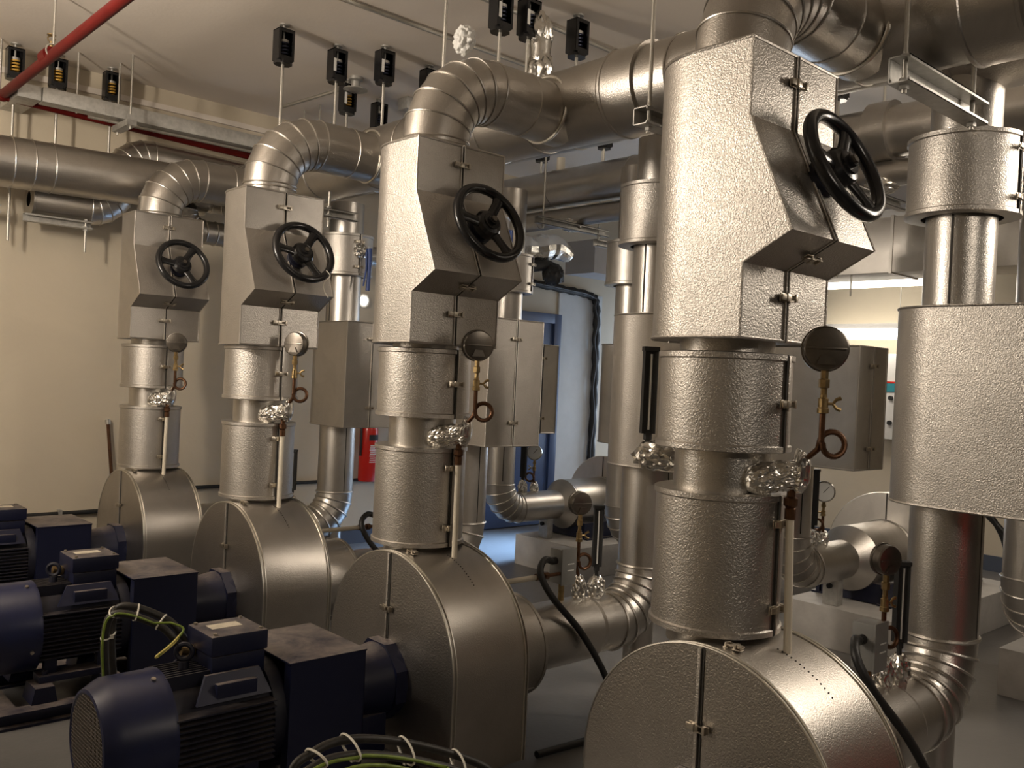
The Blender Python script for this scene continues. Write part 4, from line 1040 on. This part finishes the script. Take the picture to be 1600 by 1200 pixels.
# red sprinkler pipe
t = thing('sprinkler_pipe', 'red painted sprinkler pipe crossing the top left corner and the far wall', 'pipe', (-0.82, 3.0, 3.25))
link('cross_run', MB().cyl((-0.82, -1.2, 3.27), (-0.82, 5.09, 3.235), 0.030, n=20), 'red', t)
link('wall_run', MB().cyl((-0.82, 5.09, 3.225), (3.4, 5.09, 3.10), 0.028, n=20).lump((-0.82, 5.09, 3.23), (0.042, 0.042, 0.042), 0, 1, 2), 'red', t)
link('coupling', MB().cyl((-0.82, 4.05, 3.26), (-0.82, 4.16, 3.26), 0.041, n=20), 'red', t)
sp = link('sprinkler_head', MB().cyl((-0.80, 4.12, 3.29), (-0.80, 4.12, 3.35), 0.012, n=10).tube([(-0.815, 4.12, 3.35), (-0.82, 4.12, 3.37), (-0.80, 4.12, 3.385)], 0.004, 6).tube([(-0.785, 4.12, 3.35), (-0.78, 4.12, 3.37), (-0.80, 4.12, 3.385)], 0.004, 6).cyl((-0.80, 4.12, 3.385), (-0.80, 4.12, 3.389), 0.024, n=14), 'brass', t)
cl = MB().ring((-0.82, 4.0, 3.265), (0, 1, 0), 0.037, 0.005, 24, 6); cl.cyl((-0.82, 4.0, 3.30), (-0.82, 4.0, CEIL), 0.007, n=8)
link('pipe_clip', cl, 'rod', t)
# conduits and detector on the ceiling
for y, x0, x1, lab in ((2.81, -1.5, 3.0, 'long steel conduit on the ceiling passing behind the middle elbow'), (2.22, 0.7, 1.93, 'short steel conduit on the ceiling ending above the thick header')):
    t = thing('ceiling_conduit', lab, 'conduit', ((x0 + x1) / 2, y, CEIL - 0.03), 'steel conduits on the ceiling')
    link('conduit', MB().cyl((x0, y, CEIL - 0.02), (x1, y, CEIL - 0.02), 0.0125, n=12), 'rod', t)
    for x in (x0 + 0.4, x1 - 0.05): link('saddle', MB().box(x, x + 0.02, y - 0.025, y + 0.025, CEIL - 0.038, CEIL), 'rod', t)
t = thing('heat_detector', 'round ceiling detector on a branch conduit, left of the middle elbow', 'detector', (1.12, 3.95, CEIL))
link('body', MB().lathe((1.12, 3.95, CEIL), (0, 0, -1), [(0, 0), (0.05, 0), (0.05, 0.02), (0.03, 0.03), (0.03, 0.07), (0.085, 0.085), (0.085, 0.09), (0, 0.1)], 24), 'galv', t)
link('conduit', MB().cyl((1.10, 4.0, CEIL - 0.06), (0.98, 4.75, CEIL - 0.09), 0.013, n=10), 'rod', t)
t = thing('ceiling_bracket', 'grey steel ceiling bracket left of the middle elbow', 'bracket', (1.72, 4.05, CEIL - 0.1))
link('plate', MB().box(1.6, 1.95, 4.0, 4.12, CEIL - 0.09, CEIL - 0.002, bev=0.004), 'galv', t)
o = link('anchor_bolt', MB().cyl((1.95, 1.25, CEIL - 0.11), (1.95, 1.25, CEIL), 0.008, n=8).cyl((1.95, 1.25, CEIL - 0.012), (1.95, 1.25, CEIL), 0.02, n=12), 'rod')
tag(o, 'single short bolt in the ceiling left of the nearest elbow', 'bolt')

# ------------------------------------------------------------------ things along the far wall
t = thing('fire_extinguisher', 'red fire extinguisher hanging on the far wall under the riser jacket', 'fire extinguisher', (2.22, 5.25, 0.57))
ex, ey, er = 2.22, 5.245, 0.082
link('cylinder', MB().lathe((ex, ey, 0), (0, 0, 1), [(0, 0.57), (er - 0.006, 0.57), (er, 0.585), (er, 1.02), (er * 0.8, 1.09), (0.03, 1.12), (0.03, 1.14), (0, 1.14)], 36), 'redgloss', t, 40)
link('valve', MB().cyl((ex, ey, 1.13), (ex, ey, 1.17), 0.022, n=12).box(ex - 0.015, ex + 0.10, ey - 0.008, ey + 0.008, 1.17, 1.185).box(ex - 0.015, ex + 0.11, ey - 0.008, ey + 0.008, 1.20, 1.212), 'matt_black', t)
link('hose', MB().tube(spline([(ex - 0.02, ey, 1.15), (ex - 0.09, ey - 0.02, 1.10), (ex - 0.10, ey - 0.03, 0.95), (ex - 0.095, ey - 0.02, 0.80)], 6), 0.010, 8), 'rubber', t, 60)
def curved(b, a0, a1, z0, z1, n=10, r=er + 0.0012):
    A = [b.v((ex + r * math.cos(a0 + (a1 - a0) * i / n), ey + r * math.sin(a0 + (a1 - a0) * i / n), z0)) for i in range(n + 1)]
    B = [b.v((ex + r * math.cos(a0 + (a1 - a0) * i / n), ey + r * math.sin(a0 + (a1 - a0) * i / n), z1)) for i in range(n + 1)]
    for i in range(n): b.face((A[i], A[i + 1], B[i + 1], B[i]))
b = MB(); curved(b, -2.1, -0.7, 0.935, 0.985); link('label_band', b, 'matt_black', t, 60)
b = MB()
for i in range(9): curved(b, -2.0 + 0.03 * (i % 3), -1.0 - 0.12 * (i % 4), 0.74 + i * 0.018, 0.748 + i * 0.018)
link('printed_lines', b, 'dial', t, 60)
link('wall_bracket', MB().box(ex - 0.03, ex + 0.03, 5.32, 5.348, 0.85, 1.1), 'matt_black', t)
t = thing('wall_pipe', 'black pipe clipped low on the cream wall behind the navy guard at left', 'pipe', (-0.3, 5.32, 0.43))
link('pipe', MB().cyl((-4.0, 5.325, 0.42), (0.12, 5.325, 0.435), 0.016, n=12), 'matt_black', t)
for x in (-2.0, -0.30): link('clip', MB().box(x - 0.012, x + 0.012, 5.30, 5.348, 0.41, 0.462), 'galv', t)
t = thing('wall_pipe', 'black pipe on the cream wall between farthest and third pumps', 'pipe', (0.8, 5.32, 0.57))
link('pipe', MB().cyl((0.15, 5.325, 0.575), (2.6, 5.325, 0.57), 0.014, n=12), 'matt_black', t)
t = thing('standing_rod', 'thin rusty rod leaning on the cream wall left of the farthest pump', 'rod', (0.05, 5.3, 0.3))
link('shaft', MB().cyl((0.10, 5.28, 0.06), (0.005, 5.325, 1.08), 0.0125, n=10), 'copper', t)
link('end_cap', MB().cyl((0.005, 5.325, 1.07), (0.0, 5.327, 1.105), 0.017, n=10), 'rod', t)
t = thing('bulkhead_lamp', 'small glowing round lamp on the far wall beside the blue lever', 'lamp', (2.15, 5.3, 2.17))
link('housing', MB().cyl((2.15, 5.35, 2.17), (2.15, 5.32, 2.17), 0.06, n=28), 'white', t)
link('diffuser', MB().lump((2.15, 5.315, 2.17), (0.04, 0.02, 0.04), 0, 1, 3), 'lamp', t)
t = thing('cable_bundle', 'black cable bundle running along the wall and down beside the pale board', 'cable', (5.0, 5.3, 1.0))
P = spline([(3.3, 5.30, 2.60), (4.0, 5.30, 2.55), (4.6, 5.30, 2.52), (5.05, 5.30, 2.49), (5.17, 5.30, 2.40), (5.19, 5.30, 2.0), (5.20, 5.30, 1.4), (5.2, 5.30, 0.6), (5.2, 5.30, 0.05)], 8)
link('lagged_run', MB().tube(P, [0.04 + 0.008 * math.sin(i * 2.1) for i in range(len(P))], 10), 'matt_black', t, 60)
link('loose_cable', MB().tube([p + Vector((-0.05 + 0.02 * math.sin(i * 0.9), -0.04, 0.0)) for i, p in enumerate(P)], 0.014, 8), 'rubber', t, 60)
# right hand wall: battens, control panel, cables, unit heater
def batten(label, x, y0, y1, z):
    t = thing('fluorescent_batten', label, 'lamp', (x, (y0 + y1) / 2, z), 'fluorescent battens')
    link('housing', MB().box(x - 0.05, x + 0.05, y0, y1, z + 0.05, z + 0.10, bev=0.004), 'white', t)
    link('diffuser', MB().box(x - 0.06, x + 0.06, y0 + 0.02, y1 - 0.02, z - 0.05, z + 0.048, bev=0.02), 'lamp', t)
    for y in (y0 + 0.2, y1 - 0.2): link('suspension_rod', MB().cyl((x, y, z + 0.1), (x, y, CEIL), 0.005, n=8), 'rod', t)
batten('glowing batten lamp right of the largest gauge, the lower of two', 6.2, 2.15, 3.35, 2.13)
batten('glowing batten lamp below the square duct, the upper of two', 5.9, 1.9, 3.2, 2.60)
batten('batten lamp hanging over the motor aisle, left of the photo', -3.1, 1.1, 4.7, 2.80)
batten('batten lamp hanging over the aisle between both pump rows', 2.3, -1.9, -0.5, 3.02)
t = thing('control_panel', 'wall panel with a teal strip, seen between two pale jackets', 'control panel', (6.45, 2.5, 0.7))
link('cabinet', MB().box(6.36, 6.498, 2.2, 2.95, 1.12, 1.95, bev=0.005), 'white', t)
link('teal_strip', MB().box(6.352, 6.362, 2.25, 2.9, 1.58, 1.66), 'teal', t)
link('red_strip', MB().box(6.352, 6.362, 2.25, 2.9, 1.665, 1.68), 'redgloss', t)
for y in (2.32, 2.47, 2.62, 2.77):
    for z in (1.28, 1.52): link('push_button', MB().cyl((6.36, y, z), (6.335, y, z), 0.022, n=14), 'matt_black', t)
t = thing('unit_heater', 'white unit with a square grille at the right edge of the photo', 'heater', (6.2, 1.4, 2.8))
link('body', MB().box(6.08, 6.5, 1.15, 1.85, 2.82, 3.2, bev=0.01), 'white', t)
gb = MB()
for i in range(9): gb.box(6.07, 6.085, 1.30, 1.50, 2.88 + i * 0.035, 2.89 + i * 0.035)
for i in range(6): gb.box(6.07, 6.085, 1.30 + i * 0.04, 1.308 + i * 0.04, 2.87, 3.17)
link('grille', gb, 'matt_black', t)
for i, (a, lab) in enumerate(((0.0, 'thick black cable sagging down the right wall, left one'), (0.14, 'thick black cable sagging down the right wall, right one'))):
    P = spline([(4.3, 0.95 + a, 1.15), (4.35, 0.85 + a * 0.4, 0.85), (4.4, 0.72 - a * 0.3, 0.6), (4.42, 0.66 - a * 1.2, 0.3), (4.45, 0.60 - a * 1.5, 0.262), (4.6, 0.4 - a, 0.262)], 7)
    o = link('power_cable', MB().tube(P, 0.02, 10), 'rubber', None, 60)
    tag(o, lab, 'cable', 'black cables behind the lower right riser')

# unseen red stand-in, shaped as an extinguisher, added to tint the cladding red
t = thing('red_sheen_standin', 'unseen red stand-in shaped like an extinguisher, added for the red sheen on the nearest jackets', 'fire extinguisher', (1.02, -1.28, 0.0))
link('cylinder', MB().lathe((1.02, -1.28, 0.0), (0, 0, 1), [(0, 0.0), (0.15, 0.0), (0.16, 0.02), (0.16, 1.0), (0.13, 1.10), (0.05, 1.15), (0.05, 1.18), (0, 1.18)], 36), 'redgloss', t, 40)
link('valve', MB().cyl((1.02, -1.28, 1.17), (1.02, -1.28, 1.24), 0.03, n=14).box(0.95, 1.12, -1.295, -1.265, 1.23, 1.25), 'brass', t)
